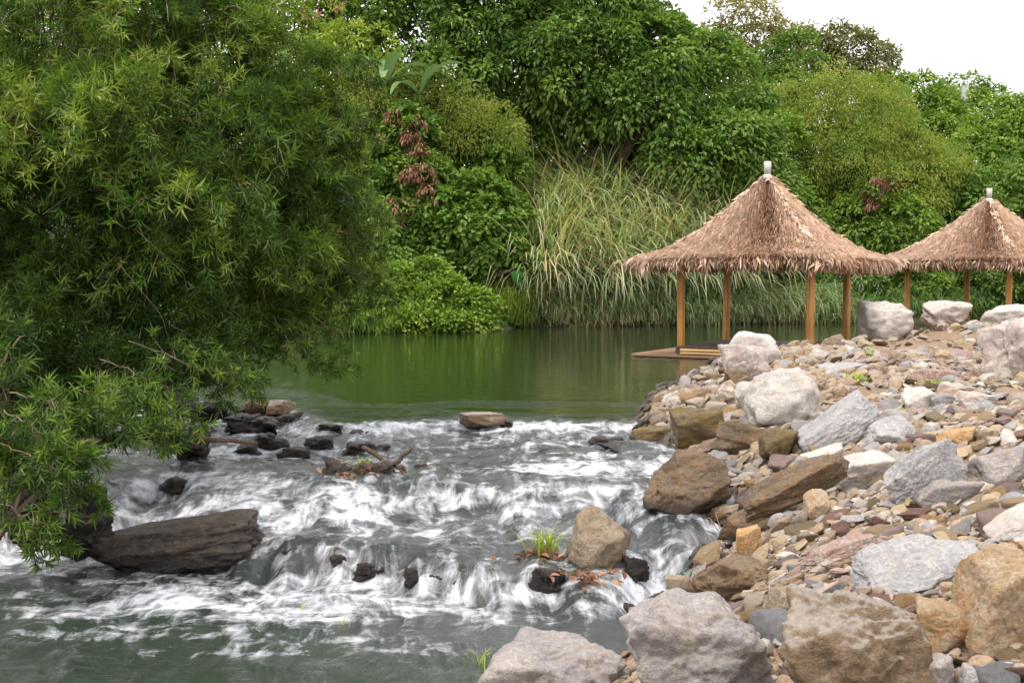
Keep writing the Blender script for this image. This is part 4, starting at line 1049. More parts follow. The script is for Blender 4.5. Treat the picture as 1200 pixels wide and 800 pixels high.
# ---- tall reeds and grasses
def blades(g, P, az, L, W, arch, tint, r_, seg=6):
    """curved strips: start upright, arch over"""
    n = len(P)
    s = np.linspace(0, 1, seg + 1)
    dirh = np.stack([np.cos(az), np.sin(az), np.zeros(n)], 1)
    ang0 = r_.uniform(.05, .3, n)
    pts = np.zeros((n, seg + 1, 3)); pts[:, 0] = P
    for i in range(1, seg + 1):
        th = ang0 + arch * (s[i] ** 1.5)
        stp = L / seg
        pts[:, i] = pts[:, i - 1] + stp[:, None] * (np.sin(th)[:, None] * dirh + np.cos(th)[:, None] * np.array([0, 0, 1.0]))
    side_ = np.stack([-np.sin(az), np.cos(az), np.zeros(n)], 1)
    tw = r_.uniform(-.8, .8, n)[:, None]
    side_ = unit(side_ + tw * dirh * .6 + np.array([0, 0, .15]))
    w = W[:, None] * np.array([.6, 1, 1, .9, .7, .45, .08][:seg + 1])[None]
    A = pts - side_[:, None] * w[..., None] / 2; B = pts + side_[:, None] * w[..., None] / 2
    V = np.stack([A, B], 2).reshape(n, -1, 3)
    k = 2 * (seg + 1)
    q = np.array([[2 * i, 2 * i + 1, 2 * i + 3, 2 * i + 2] for i in range(seg)])
    FF = (q[None] + (np.arange(n) * k)[:, None, None]).reshape(-1, 4)
    g.add(V.reshape(-1, 3), [FF], np.repeat(tint, k))
def reed_bed(name, label, cat, spots, per, seed, mat, Lr, Wr, arch, tb, kind='stuff', jitter=.35, rock=None):
    r_ = np.random.RandomState(seed); g = Geo()
    P = []; az = []; tt = []; ll = []
    for (x, y) in spots:
        z = T(x, y)
        az0 = r_.uniform(-PI, 0)
        t0 = tb[0] + r_.uniform(-1, 1) * tb[1]; l0 = r_.uniform(.75, 1.15)
        for k in range(per):
            P.append((x + r_.normal() * jitter, y + r_.normal() * jitter, z + r_.uniform(-.1, .25)))
            az.append(az0 + r_.normal() * 1.3); tt.append(t0 + r_.normal() * .12); ll.append(l0)
    n = len(P); ll = np.array(ll)
    blades(g, np.array(P), np.array(az), r_.uniform(*Lr, n) * ll, r_.uniform(*Wr, n), r_.uniform(*arch, n), np.clip(np.array(tt), 0, 1), r_)
    o = g.build(name, mat, None, True); tag(o, label, cat, kind=kind)
r_ = np.random.RandomState(90)
def bank_spots(n, x0, x1, dmin, dmax):
    out = []
    while len(out) < n:
        x = r_.uniform(x0, x1); y = r_.uniform(41, 62); d = sdf(LAND, np.array([x]), np.array([y]))[0]
        if dmin < d < dmax: out.append((x, y))
    return out
reed_bed('tall_reeds', 'tall silvery green reeds with straw coloured blades on the far bank', 'reeds', bank_spots(300, .6, 9.6, .5, 9.5), 75, 91, LM['reed'], (3.2, 5.4), (.05, .10), (.9, 2.6), (.70, .24))
reed_bed('bank_grass', 'arching green grass trailing into the pool along the far bank', 'grass', bank_spots(130, .4, 13.5, -.1, 1.6), 80, 92, LM['reed'], (1.1, 2.2), (.025, .045), (1.4, 2.8), (.60, .22))
reed_bed('fine_grass', 'fine bright grass between the round leaved shrub and the reeds', 'grass', bank_spots(50, -.5, 1.7, .1, 4.5), 80, 93, LM['feather'], (.9, 1.9), (.015, .03), (.8, 2.2), (.35, .2))
reed_bed('straw_fringe', 'dry straw fringe at the waterline of the far bank', 'grass', bank_spots(60, 1.5, 14, -.25, .35), 30, 94, LM['reed'], (.5, 1.2), (.02, .035), (1.8, 3.0), (.93, .07))
reed_bed('bank_grass', 'tufted grass at the waterline beneath the willowy shrubs', 'grass', bank_spots(60, -9, -4.2, -.3, 1.0), 50, 96, LM['mid'], (.5, 1.2), (.02, .04), (1.2, 2.8), (.5, .2))
reed_bed('bank_grass', 'short grass along the water behind the farther pavilion', 'grass', bank_spots(70, 12, 26, -.1, 1.2), 50, 95, LM['reed'], (.6, 1.4), (.02, .04), (1.2, 2.8), (.2, .15))

# ---- banana plants
def banana(px, py, Y, nl, seed, label):
    r_ = np.random.RandomState(seed)
    c = atY(px, py, Y); bz = T(c[0], c[1]) - .1
    root = empty('banana_plant', (c[0], c[1], bz)); tag(root, label, 'banana plant', 'banana plants on the slope')
    g = Geo(); limb(g, (c[0], c[1], bz), c, .12, .07, r_, .03, 6, 8); g.build('stem', LM['mid'], root, True, (c[0], c[1], bz))
    for k in range(nl):
        az = 2 * PI * k / nl + r_.uniform(-.4, .4); el = r_.uniform(.5, 1.25); L = r_.uniform(1.9, 2.6); W = r_.uniform(.5, .7)
        s = np.linspace(0, 1, 12)
        dh = np.array([math.cos(az), math.sin(az) * .7, 0])
        ang = el - 1.5 * s ** 1.8
        st = L / 11
        pts = np.zeros((12, 3)); pts[0] = c
        for i in range(1, 12): pts[i] = pts[i - 1] + st * (math.cos(ang[i]) * dh + math.sin(ang[i]) * np.array([0, 0, 1]))
        sd = np.cross(dh, [0, 0, 1.0]); w = W * np.sin(np.clip((s - .08) / .92, 0, 1) * PI) ** .55 / 2
        w[0] = .02; w[-1] = .02
        A = pts + sd * w[:, None] + np.array([0, 0, .25]) * w[:, None]; B = pts - sd * w[:, None] + np.array([0, 0, .25]) * w[:, None]
        V = np.stack([A, pts, B], 1).reshape(-1, 3)
        q = []
        for i in range(11): q += [[3*i, 3*i+1, 3*i+4, 3*i+3], [3*i+1, 3*i+2, 3*i+5, 3*i+4]]
        g = Geo(); g.add(V, [q], r_.uniform(.5, 1)); g.build('leaf', BANANA, root, True, (c[0], c[1], bz))
t = NT('banana leaf'); _w = t.noise(t.scale(t.obj(), (2, 2, 9)), 5, 3)
_c = t.mix(_w, (.10, .20, .05, 1), (.22, .34, .13, 1))
BANANA = t.done(t.n('ShaderNodeMixShader', {0: .3, 1: t.bsdf(_c, .35), 2: t.n('ShaderNodeBsdfTranslucent', {0: _c}).outputs[0]}).outputs[0])
banana(400, 90, 47.6, 7, 101, 'banana plant with broad pale leaves half hidden by the willowy shrub')
banana(452, 102, 47.4, 7, 102, 'middle banana plant with a pale upright leaf')
banana(492, 112, 47.2, 6, 103, 'banana plant with one arching leaf beside the dark tree')
# elephant ear leaf at the water edge
t = NT('dark ear leaf'); EAR = t.done(t.bsdf((.02, .085, .018, 1), .9, None, .1))
def ear_plant():
    r_ = np.random.RandomState(7); c = atY(606, 352, 44.6); root = empty('elephant_ear_plant', c); tag(root, 'elephant ear plant with one big drooping heart shaped leaf', 'plant')
    for (dx, dz, sc) in ((0, 1.0, .6),):
        tip = np.array([dx, -.5, dz]); g = Geo(); limb(g, (0, 0, 0), tip, .025, .015, r_, .08, 6, 5)
        stem = g.build('stem', LM['mid'], root, True)
        s = np.linspace(0, 1, 9); w = .36 * sc * np.array([.3, .85, 1, .96, .85, .68, .48, .25, .01]); L = sc
        mid = tip + np.stack([0 * s, -.15 * np.sin(s * 2), .12 - L * s], 1)
        A = mid + np.stack([w, w * 0 + .08, w * 0], 1); B = mid - np.stack([w, w * 0 - .08, w * 0], 1)
        V = np.stack([A, mid, B], 1).reshape(-1, 3); q = []
        for i in range(8): q += [[3*i, 3*i+1, 3*i+4, 3*i+3], [3*i+1, 3*i+2, 3*i+5, 3*i+4]]
        g = Geo(); g.add(V, [q], .7); g.build('leaf', EAR, root, True)
ear_plant()

# pale pole on the skyline
c = atY(1128, 200, 68); zb = T(c[0], c[1])
g = Geo(); tube(g, [(0, 0, 0), (0, 0, atY(1128, 103, 68)[2] - zb)], .10, 10)
t = NT('pole grey paint'); pm = t.done(t.bsdf((.45, .46, .48, 1), .5))
root = empty('pole', (c[0], c[1], zb)); tag(root, 'slim pale pole rising among the skyline trees', 'pole')
g.build('post', pm, root)
g = Geo(); box(g, (0, -.1, atY(1128, 110, 68)[2] - zb), (.35, .2, .9)); g.build('box', pm, root, False)

# ------------------------------------------------------------------ willowy shrubs on the near left bank
TWIG = bark_mat('twig bark', (.09, .06, .04), (.28, .21, .15))
def rosettes(g, P, O, r_, nl=13, L=.085, W=.016, t0=.45, tv=.3):
    """tufts of narrow leaves at the twig ends; O outward direction"""
    n = len(P)
    ax = unit(O + rand_dirs(r_, n) * .55 + np.array([0, 0, .25]))
    idx = np.repeat(np.arange(n), nl)
    k = np.tile(np.arange(nl), n)
    a = unit(np.cross(ax, np.array([.3, .2, 1.0]))); b = np.cross(ax, a)
    ang = k * 2.399 + r_.uniform(0, 6, n)[idx]
    along = k / nl
    open_ = 1.25 - .95 * along + r_.normal(0, .12, len(idx))
    D = ax[idx] * np.cos(open_)[:, None] + (a[idx] * np.cos(ang)[:, None] + b[idx] * np.sin(ang)[:, None]) * np.sin(open_)[:, None]
    D = unit(D + np.array([0, 0, -.12]))
    tw = r_.uniform(.05, .14, n)
    PP = P[idx] + ax[idx] * (along * tw[idx])[:, None]
    N = unit(ax[idx] * 1.0 + rand_dirs(r_, len(idx)) * .3)
    tt = (t0 + tv * r_.uniform(-1, 1, n))[idx] + .22 * (along - .4)
    put_leaves(g, PP, D, N, L * r_.uniform(.7, 1.25, len(idx)), W * r_.uniform(.8, 1.2, len(idx)), 'lance', np.clip(tt, 0, 1))
def willow(label, base, blobs, n, seed, t0=.45, stems=5, hang=None, L=.135, nl=9):
    r_ = np.random.RandomState(seed)
    bz = T(*base) - .1
    root = empty('willowy_shrub', (*base, bz)); tag(root, label, 'shrub', 'willowy shrubs on the near bank')
    loc = (*base, bz)
    vol = [blob_world(b) for b in blobs]
    area = np.array([r[0] * r[2] for c, r in vol]); area /= area.sum()
    g = Geo(); w = Geo()
    for (c, r), a in zip(vol, area):
        m = max(6, int(n * a / 9))
        d = rand_dirs(r_, int(m * 2)); d = d[r_.uniform(size=len(d)) < np.where(d[:, 1] > .2, .3, 1)][:m]; m = len(d)
        rad = r_.uniform(.72, 1.15, m) * (1 + .75 * perlin(d[:, 0] * 2.6 + c[0] * 3, d[:, 1] * 2.6, d[:, 2] * 2.6 + c[2], 5))
        S = c + d * r * .35 * rad[:, None]
        E = c + d * r * rad[:, None] + r_.normal(0, .08, (m, 3)) + np.array([0, 0, .05])
        tb = t0 + .06 + .22 * r_.uniform(-1, 1, m) + .42 * perlin(E[:, 0] * 1.2, E[:, 1] * 1.2, E[:, 2] * 1.2, 7)
        szs = r_.uniform(.7, 1.25, m)
        for k in range(m):
            ln = np.linalg.norm(E[k] - S[k])
            tt = np.linspace(0, 1, 6)[:, None]
            pts = S[k] + (E[k] - S[k]) * tt + np.array([0, 0, .16 * ln]) * np.sin(tt * PI) + np.array([0, 0, -.12 * ln]) * tt ** 3
            if k % 2 == 0: tube(w, pts, np.linspace(.009, .003, 6), 4, cap=False)
            q = np.linspace(.42, 1, 9)
            C = np.stack([np.interp(q, tt[:, 0], pts[:, e]) for e in range(3)], 1)
            dr = unit(pts[-1] - pts[2])
            la = rand_dirs(r_, 9); la = unit(la - dr * (la @ dr)[:, None])
            off = r_.uniform(.03, .15, 9) * (1.15 - q * .8)
            P = C + la * off[:, None]
            ok = P[:, 2] > zwater(P[:, 0], P[:, 1]) + .05
            if not ok.any(): continue
            rosettes(g, P[ok], unit(dr * .9 + la * .9)[ok], r_, nl, L * szs[k], L * .125 * szs[k], tb[k], .10)
    b0 = np.array([*base, bz])
    for i, (c, r) in enumerate(vol):
        s0 = b0 + np.array([r_.uniform(-.3, .3), r_.uniform(-.3, .3), 0])
        p = limb(w, s0, c, .04, .012, r_, .05, 9, 6)
        for k in range(5):
            e = c + rand_dirs(r_, 1)[0] * r * .9
            limb(w, p[r_.randint(4, 8)], e, .009, .003, r_, .08, 7, 5)
    g.build('foliage', LM['willow'], root, False, loc)
    w.build('stem', TWIG, root, True, loc)
    return root
willow('tall willowy shrub filling the upper corner above the rapids', (-6.4, 14.5),
       [(60, 60, 14.6, 110, 100, 170), (190, 30, 15.2, 110, 90, 170), (130, 170, 13.8, 130, 90, 190), (255, 85, 15.6, 80, 75, 120), (20, 190, 13.6, 90, 90, 180)], 7800, 301, .55)
willow('spreading willowy shrub whose branches reach over the pool', (-5.9, 15.2),
       [(300, 170, 15.0, 85, 80, 140), (360, 130, 16, 50, 70), (370, 240, 15.5, 62, 62), (240, 265, 14.0, 100, 70, 170), (330, 310, 14.8, 80, 50, 110), (395, 310, 15.6, 48, 42), (290, 385, 14.5, 60, 38), (345, 375, 15, 52, 28)], 6600, 302, .42)
willow('dark lower willowy shrub over the black rocks', (-6.0, 12.6),
       [(70, 310, 13.4, 120, 75), (180, 360, 13.4, 95, 64), (40, 420, 12.8, 90, 70), (140, 445, 12.8, 80, 48), (230, 420, 13.2, 50, 34)], 3500, 303, .14)  # low leaf tint puts the shade under the overhang into the colour
willow('nearest willowy shrub trailing leafy twigs over the foam', (-5.4, 10.6),
       [(20, 500, 10.8, 58, 50), (80, 490, 11.0, 45, 36), (130, 500, 11.3, 28, 26), (25, 575, 10.6, 36, 26), (10, 410, 11, 40, 30)], 400, 304, .32)

# hanging sprays: separate leafy twigs with open gaps
def sprays(label, base, paths, seed, t0=.48, L=.115):
    r_ = np.random.RandomState(seed)
    bz = T(*base) - .05; loc = (*base, bz)
    root = empty('trailing_branch', loc); tag(root, label, 'branch', 'trailing branches over the rapids')
    g = Geo(); w = Geo()
    for P in paths:
        pts = np.array([atY(*p) for p in P])
        tt = np.linspace(0, 1, 16); ii = np.linspace(0, 1, len(pts))
        C = np.stack([np.interp(tt, ii, pts[:, k]) for k in range(3)], 1) + r_.normal(size=(16, 3)) * .012
        tube(w, C, np.linspace(.006, .002, 16), 5)
        Q = []; O = []
        for k in range(4, 16):
            for j in range(2):
                o_ = unit(r_.normal(size=3) + np.array([0, -.2, .1])); l = r_.uniform(.05, .22) * (1.2 - k / 16)
                Q.append(C[k] + o_ * l); O.append(o_ + unit(C[min(k + 1, 15)] - C[k - 1]))
                tube(w, [C[k], C[k] + o_ * l], [.004, .002], 4, cap=False)
        Q.append(C[-1]); O.append(C[-1] - C[-3])
        rosettes(g, np.array(Q), unit(np.array(O)), r_, 13, L, L * .19, t0, .25)
    g.build('foliage', LM['willow'], root, False, loc); w.build('stem', TWIG, root, True, loc)
sprays('trailing twigs dangling into the foam above the long dark slab', (-5.3, 10.4),
       [[(10, 460, 10.4), (60, 470, 10.2), (72, 520, 10.1), (82, 590, 10.0)], [(40, 470, 10.6), (110, 480, 10.5), (150, 505, 10.4)], [(0, 520, 10), (60, 540, 10), (110, 535, 10)], [(0, 590, 10), (40, 610, 10), (46, 650, 10)],
        [(80, 450, 11), (150, 470, 11), (200, 480, 11)], [(20, 540, 10.3), (80, 560, 10.2), (120, 590, 10.2)], [(0, 480, 9.8), (40, 500, 9.7), (70, 555, 9.6)], [(30, 590, 10.4), (70, 600, 10.3), (75, 640, 10.2)]], 310)
sprays('leafy branch ends reaching over the olive brown rock', (-5.6, 12.8),
       [[(120, 420, 12), (190, 450, 12), (240, 498, 12)], [(150, 400, 12.2), (230, 430, 12.2), (290, 440, 12.2)], [(100, 470, 11.8), (160, 490, 11.8), (210, 520, 11.8)], [(200, 380, 13), (270, 420, 13), (285, 455, 13)], [(130, 450, 11.6), (180, 480, 11.6), (190, 520, 11.6)]], 311, .5)
sprays('bare ended branch dipping towards the green pool', (-5.8, 14.6),
       [[(300, 340, 14.5), (340, 400, 14.5), (385, 428, 14.5)], [(330, 350, 14.5), (380, 380, 14.5), (415, 432, 14.4)], [(340, 330, 15), (400, 350, 15), (440, 372, 15)], [(320, 370, 14.2), (350, 420, 14.2), (395, 436, 14.2)], [(380, 260, 15), (420, 280, 15), (448, 300, 15)], [(360, 180, 15.6), (405, 180, 15.6), (430, 200, 15.6)], [(380, 90, 15.8), (410, 80, 15.8), (436, 96, 15.8)], [(370, 140, 15.4), (415, 140, 15.4), (440, 160, 15.4)], [(390, 230, 15), (425, 235, 15), (450, 262, 15)], [(250, 380, 14.2), (290, 425, 14.2), (300, 462, 14.2)], [(390, 300, 15), (430, 330, 15), (452, 352, 15)], [(220, 390, 13.8), (255, 440, 13.8), (262, 470, 13.8)]], 312, .5)

# ------------------------------------------------------------------ thatched pavilions
def thatch_mat():
    t = NT('dry palm thatch')
    ti = t.attr('tint'); ri = t.n('ShaderNodeNewGeometry').outputs['Random Per Island']
    f = t.math('ADD', ti, t.math('MULTIPLY', t.math('SUBTRACT', ri, .5), .4))
    col = t.ramp(f, [(0, (.34, .22, .135)), (.35, (.53, .36, .25)), (.7, (.66, .475, .345)), (1, (.78, .62, .48))])
    n = t.noise(t.scale(t.obj(), (1, 1, 1)), 3, 5, .6)
    col = t.mix(.7, col, t.ramp(n, [(.3, .75), (.7, 1.2)]), 'MULTIPLY')
    return t.done(t.bsdf(col, .85, None, .2))
THATCH = thatch_mat()
def wood_mat(name, c1, c2, sc=(1, 1, .12), s=9, rough=.5):
    t = NT(name); n = t.noise(t.scale(t.obj(), sc), s * 2, 5, .6)
    m = t.noise(t.obj(), 2, 2)
    col = t.mix(t.ramp(n, [(.35, 0), (.65, 1)]), c4(c1), c4(c2))
    col = t.mix(.5, col, t.ramp(m, [(.3, .7), (.7, 1.25)]), 'MULTIPLY')
    return t.done(t.bsdf(col, rough, t.bump(n, .4, .01), .4))
POST = wood_mat('varnished bamboo post', (.36, .155, .035), (.52, .27, .07))
DECK = wood_mat('dark deck boards', (.055, .034, .028), (.10, .065, .055), (1, .1, 1), 6)
RAFT = wood_mat('weathered raft boards', (.19, .105, .06), (.30, .19, .115), (.1, 1, 1), 6, .7)
BAMB = wood_mat('yellow bamboo logs', (.40, .25, .09), (.55, .38, .16), (.12, 1, 1), 6)
CAPM = wood_mat('grey cap', (.40, .38, .35), (.50, .48, .45), (1, 1, 1), 10, .6)
DARKW = wood_mat('dark wood', (.05, .035, .025), (.09, .06, .04))  # dark brown wood of the beams, deck frame and float
def pavilion(label, cx, cy, ang, side_len, seed, ap=4.4, ez=2.44, bottom=-.35):
    r_ = np.random.RandomState(seed)
    root = empty('thatched_pavilion', (cx, cy, 0), ang); tag(root, label, 'pavilion', 'thatched pavilions on the water')
    h = side_len / 2; dz = .26; R = h * 1.53; dr = (ap - ez - .02) / 1.87
    # deck
    g = Geo()
    nb = 22
    for i in range(nb):
        x = -h - .1 + (i + .5) * (2 * h + .2) / nb
        box(g, (x, 0, dz + r_.uniform(-.003, .003)), ((2 * h + .2) / nb - .012, 2 * h + .2, .04))
    deck = g.build('deck', DECK, root, False)
    g = Geo()
    for sx in (-1, 1):
        box(g, (sx * (h + .07), 0, dz - .095), (.06, 2 * h + .2, .14)); box(g, (0, sx * (h + .07), dz - .097), (2 * h + .07, .06, .14))
    g.build('deck_frame', DARKW, root, False)
    # floating raft around the foot
    g = Geo()
    for i in range(7):
        y = -h - .28 + (i + .5) * (2 * h + .5) / 7
        box(g, (-.45, y, .045 + r_.uniform(-.003, .003)), (2 * h + 1.5, (2 * h + .5) / 7 - .02, .05))
    g.build('raft', RAFT, root, False)
    g = Geo(); box(g, (-.45, 0, -.06), (2 * h + 1.35, 2 * h + .35, .14)); g.build('float', DARKW, root, False)
    # bamboo steps on the entrance side
    for k, zz in enumerate((.115, .185)):
        g = Geo()
        xs_ = np.linspace(-h + .05, h - .3, 15); rr = np.array([.036 if i % 5 else .042 for i in range(15)])
        tube(g, np.stack([xs_, np.full(15, -h - .14 - .01 * k), np.full(15, zz)], 1), rr, 10)
        g.build('bamboo_log', BAMB, root)
    # posts
    for sx in (-1, 1):
        for sy in (-1, 1):
            g = Geo()
            m = 22; zz = np.linspace(bottom, ez + .25, m)
            rr = .074 + .004 * np.cos(np.arange(m) * 2.2)
            wob = np.cumsum(r_.normal(0, .0025, (m, 2)), 0)
            # three culms strapped together read as one ribbed post
            for q in range(3):
                a = q * 2.094 + seed
                tube(g, np.stack([sx * h + .045 * math.cos(a) + wob[:, 0], sy * h + .045 * math.sin(a) + wob[:, 1], zz], 1), rr * .78, 9)
            g.build('post', POST, root)
    # beams
    g = Geo()
    for s_ in (-1, 1):
        tube(g, [(-h - .4, s_ * h, ez + .12), (h + .4, s_ * h, ez + .12)], .05, 8); tube(g, [(s_ * h, -h - .4, ez + .2), (s_ * h, h + .4, ez + .2)], .05, 8)
    for sx in (-1, 1):
        for sy in (-1, 1): tube(g, [(sx * R * .92, sy * R * .92, ez + .02), (sx * R * .5, sy * R * .5, ez + .52), (0, 0, ap - .15)], .035, 7)
    g.build('roof_beams', DARKW, root)
    # roof shell: concave pyramid; u = 0 at the apex, 1 at the eave
    def prof(u):
        return np.interp(u, [0, .06, .25, .5, .75, .92, 1, 1.04], ap - dr * np.array([0, .20, .73, 1.33, 1.71, 1.84, 1.87, 1.91]))
    def corner(u, s_): # s_ in -1..1 along the side: the corners droop a little and reach out
        return prof(u) - .10 * np.abs(s_) ** 4 * u ** 3 + .02 * np.abs(s_) ** 2
    g = Geo(); nu, ns = 22, 17
    for sd in range(4):
        a = sd * PI / 2
        U, S = np.meshgrid(np.linspace(.015, 1, nu), np.linspace(-1, 1, ns), indexing='ij')
        rad = U * R
        lx = S * rad * (1 - .06 * (1 - np.abs(S)) * U); ly = -rad * (1 + .0 * U) * (1 - .04 * (1 - S * S))
        Z = corner(U, S) + .02 * fbm(lx * 2 + sd * 7, ly * 2, 0, 3, seed)
        X = lx * math.cos(a) - ly * math.sin(a); Y = lx * math.sin(a) + ly * math.cos(a)
        i, j = np.meshgrid(np.arange(nu - 1), np.arange(ns - 1), indexing='ij'); i, j = i.ravel(), j.ravel()
        q = np.stack([i * ns + j, (i + 1) * ns + j, (i + 1) * ns + j + 1, i * ns + j + 1], 1)
        g.add(np.stack([X.ravel(), Y.ravel(), Z.ravel()], 1), [q], .35)
    roof = g.build('roof', THATCH, root)
    # thatch straws: layered courses running down the slope
    g = Geo()
    n = 70000
    sd = r_.randint(4, size=n); u = np.sqrt(r_.uniform(.0004, 1, n)); nc = 26
    u = (np.floor(u * nc) + r_.uniform(.2, 1.0, n)) / nc * .99
    S = r_.uniform(-1, 1, n)
    def pt(u_, S_, sd_, lift):
        rad = u_ * R; lx = S_ * rad * (1 - .06 * (1 - np.abs(S_)) * u_); ly = -rad * (1 - .04 * (1 - S_ * S_))
        a = sd_ * PI / 2
        return np.stack([lx * np.cos(a) - ly * np.sin(a), lx * np.sin(a) + ly * np.cos(a), corner(u_, S_) + .02 + lift], 1)
    P0 = pt(u, S, sd, r_.uniform(0, .02, n)); du = r_.uniform(.05, .10, n)
    P1 = pt(np.minimum(u + du, 1.06), S + r_.normal(0, .02, n), sd, r_.uniform(.008, .04, n))
    D = P1 - P0; D[:, :2] += r_.normal(0, .035, (n, 2)); L = np.linalg.norm(D, axis=1)
    N = unit(unit(P0 * np.array([1, 1, 0])) * .55 + np.array([0, 0, .85]) + r_.normal(0, .16, (n, 3)))
    put_leaves(g, P0, D, N, L * r_.uniform(.8, 1.4, n), r_.uniform(.006, .014, n), 'simple', np.clip(.55 + r_.normal(0, .12, n), 0, 1))
    g.build('thatch', THATCH, root, False)
    # ragged fringe hanging from the eaves
    g = Geo(); n = 14000
    sd = r_.randint(4, size=n); S = r_.uniform(-1.02, 1.02, n); u = r_.uniform(.93, 1.02, n)
    P0 = pt(u, S, sd, r_.uniform(-.10, .03, n))
    out = P0 * np.array([1, 1, 0]); out = unit(out)
    clumpy = .75 + .55 * perlin(P0[:, 0] * 3.1, P0[:, 1] * 3.1, 0, 9)
    D = out * r_.uniform(.1, .8, n)[:, None] + np.array([0, 0, -1]) + r_.normal(0, .22, (n, 3))
    put_leaves(g, P0, D, out + r_.normal(0, .5, (n, 3)), r_.uniform(.14, .46, n) * clumpy, r_.uniform(.009, .02, n), 'simple', np.clip(.45 + r_.normal(0, .2, n), 0, 1))
    for k in range(46):       # longer tassels
        s_ = r_.uniform(-1, 1); q = pt(np.array([.97]), np.array([s_]), np.array([r_.randint(4)]), -.05)[0]
        m = 16; Pm = q + r_.normal(size=(m, 3)) * np.array([.06, .06, .02])
        put_leaves(g, Pm, np.tile([0, 0, -1.0], (m, 1)) + r_.normal(0, .15, (m, 3)), rand_dirs(r_, m), r_.uniform(.2, .42, m), .03, 'simple', r_.uniform(.1, .6, m))
    for cx_ in (-1, 1):       # long straw swept out at the corners
        for cy_ in (-1, 1):
            m = 260; q = np.array([cx_ * R * .98, cy_ * R * .98, corner(1., 1.)])
            Pm = q + r_.normal(size=(m, 3)) * np.array([.14, .14, .03]) - np.array([cx_, cy_, 0]) * .08
            put_leaves(g, Pm, np.array([cx_ * .9, cy_ * .9, -.9]) + r_.normal(0, .4, (m, 3)), np.array([cx_, cy_, 1.]) + r_.normal(0, .4, (m, 3)), r_.uniform(.15, .38, m), .028, 'simple', np.clip(.55 + r_.normal(0, .2, m), 0, 1))
    g.build('fringe', THATCH, root, False)
    # pale hip ridges
    for cx_, cy_ in ((1, -1), (-1, -1), (1, 1), (-1, 1)):
        g = Geo(); uu = np.linspace(.03, .62, 14)
        pts = np.stack([cx_ * uu * R, cy_ * uu * R, prof(uu) + .075], 1)
        tube(g, pts, np.linspace(.02, .03, 14), 6, .7)
        m = 160; k = r_.randint(14, size=m)
        put_leaves(g, pts[k] + r_.normal(size=(m, 3)) * .03, np.array([cx_ * 1., cy_ * 1., -1.]) + r_.normal(0, .35, (m, 3)), rand_dirs(r_, m), r_.uniform(.15, .3, m), .014, 'simple', .75)
        g.build('hip_ridge', THATCH, root, False)
    g = Geo(); tube(g, [(0, 0, ap - .1), (0, 0, ap + .02)], [.16, .09], 14, .8); tube(g, [(0, 0, ap + .02), (0, 0, ap + .34)], [.085, .09], 14, .8)
    g.build('finial', CAPM, root)
    return root
pavilion('nearer thatched pavilion with a boarded deck and bamboo steps', 6.31, 29.7, -math.radians(30), 3.2, 401, 4.46, 2.43)
pavilion('farther thatched pavilion partly out of view', 15.3, 38.5, -math.radians(52), 3.5, 402, 4.42, 2.47)

# ------------------------------------------------------------------ weeds, driftwood, litter
def tuft(label, px, py, n, L, seed, mat='light', z=None, arch=(.6, 1.8), W=(.006, .014), spread=.05, name='grass_tuft'):
    r_ = np.random.RandomState(seed)
    p = hit(px, py) if z is None else onZ(px, py, z)
    g = Geo(); P = np.array([0, 0, -.01]) + r_.normal(size=(n, 3)) * np.array([spread, spread, 0])
    blades(g, P, r_.uniform(-PI, PI, n), r_.uniform(L * .6, L * 1.1, n), r_.uniform(*W, n), r_.uniform(*arch, n), r_.uniform(.5, 1, n), r_)
    o = g.build(name, LM[mat], None, True); o.location = tuple(p); tag(o, label, 'grass tuft')
def weed(label, px, py, size, seed, up=0.0):
    r_ = np.random.RandomState(seed); p = hit(px, py); g = Geo(); n = 60
    P = r_.normal(size=(n, 3)) * np.array([size, size * .8, 0]) * .5 + np.array([0, 0, size * .2]) + np.array([0, 0, 1]) * r_.uniform(0, size * .5 + up, (n, 1))
    put_leaves(g, P, rand_dirs(r_, n) + [0, 0, .3], rand_dirs(r_, n) * .4 + [0, 0, 1], size * .35, size * .2, 'oval', r_.uniform(.5, 1, n))
    root = empty('weed', p); tag(root, label, 'weed', 'weeds on the bar'); g.build('foliage', LM['light'], root, False)
    g = Geo(); [limb(g, (0, 0, -.02), (r_.normal() * size * .4, r_.normal() * size * .3, size * .5 + up), .006, .003, r_, .1, 4, 4) for k in range(5)]; g.build('stem', LM['mid'], root)
weed('small green weed by the bare gravel patch', 1018, 424, .16, 501, .12)
weed('low green weed between the flat slabs', 1005, 450, .18, 502)
weed('bright green weed at the foot of the tall craggy boulder', 1095, 458, .18, 503)
weed('tiny green sprig beside the biggest white boulder', 990, 439, .1, 504)
weed('yellow green sprig near the flat mauve white stone', 1130, 456, .1, 505)
weed('tiny weed behind the pale boulder by the deck', 955, 413, .12, 506)
weed('small weed by the long low white boulder', 1158, 384, .14, 507)
weed('little weed below the low pale grey rock', 1060, 486, .09, 508)
tuft('fresh green grass tuft growing beside the midstream boulder', 640, 648, 60, .34, 511, z=-.50, spread=.07, W=(.010, .02))
tuft('single green sprout poking from the lower foam', 402, 732, 6, .16, 512, z=-.8, W=(.006, .01), spread=.02)
tuft('thin green sprout near the single sprout in the lower pool', 352, 716, 5, .10, 513, z=-.8, W=(.006, .01), spread=.02)
tuft('submerged olive weed streaming beside the mottled grey boulder', 560, 780, 20, .2, 514, 'mid', z=-.8, spread=.08)
tuft('yellow green sprout on the dark midstream rock', 428, 545, 22, .14, 515, z=-.1, spread=.05)
WOOD = bark_mat('driftwood', (.05, .032, .022), (.15, .10, .07), 14)
WOODP = bark_mat('pale driftwood', (.22, .16, .11), (.36, .28, .2), 14)
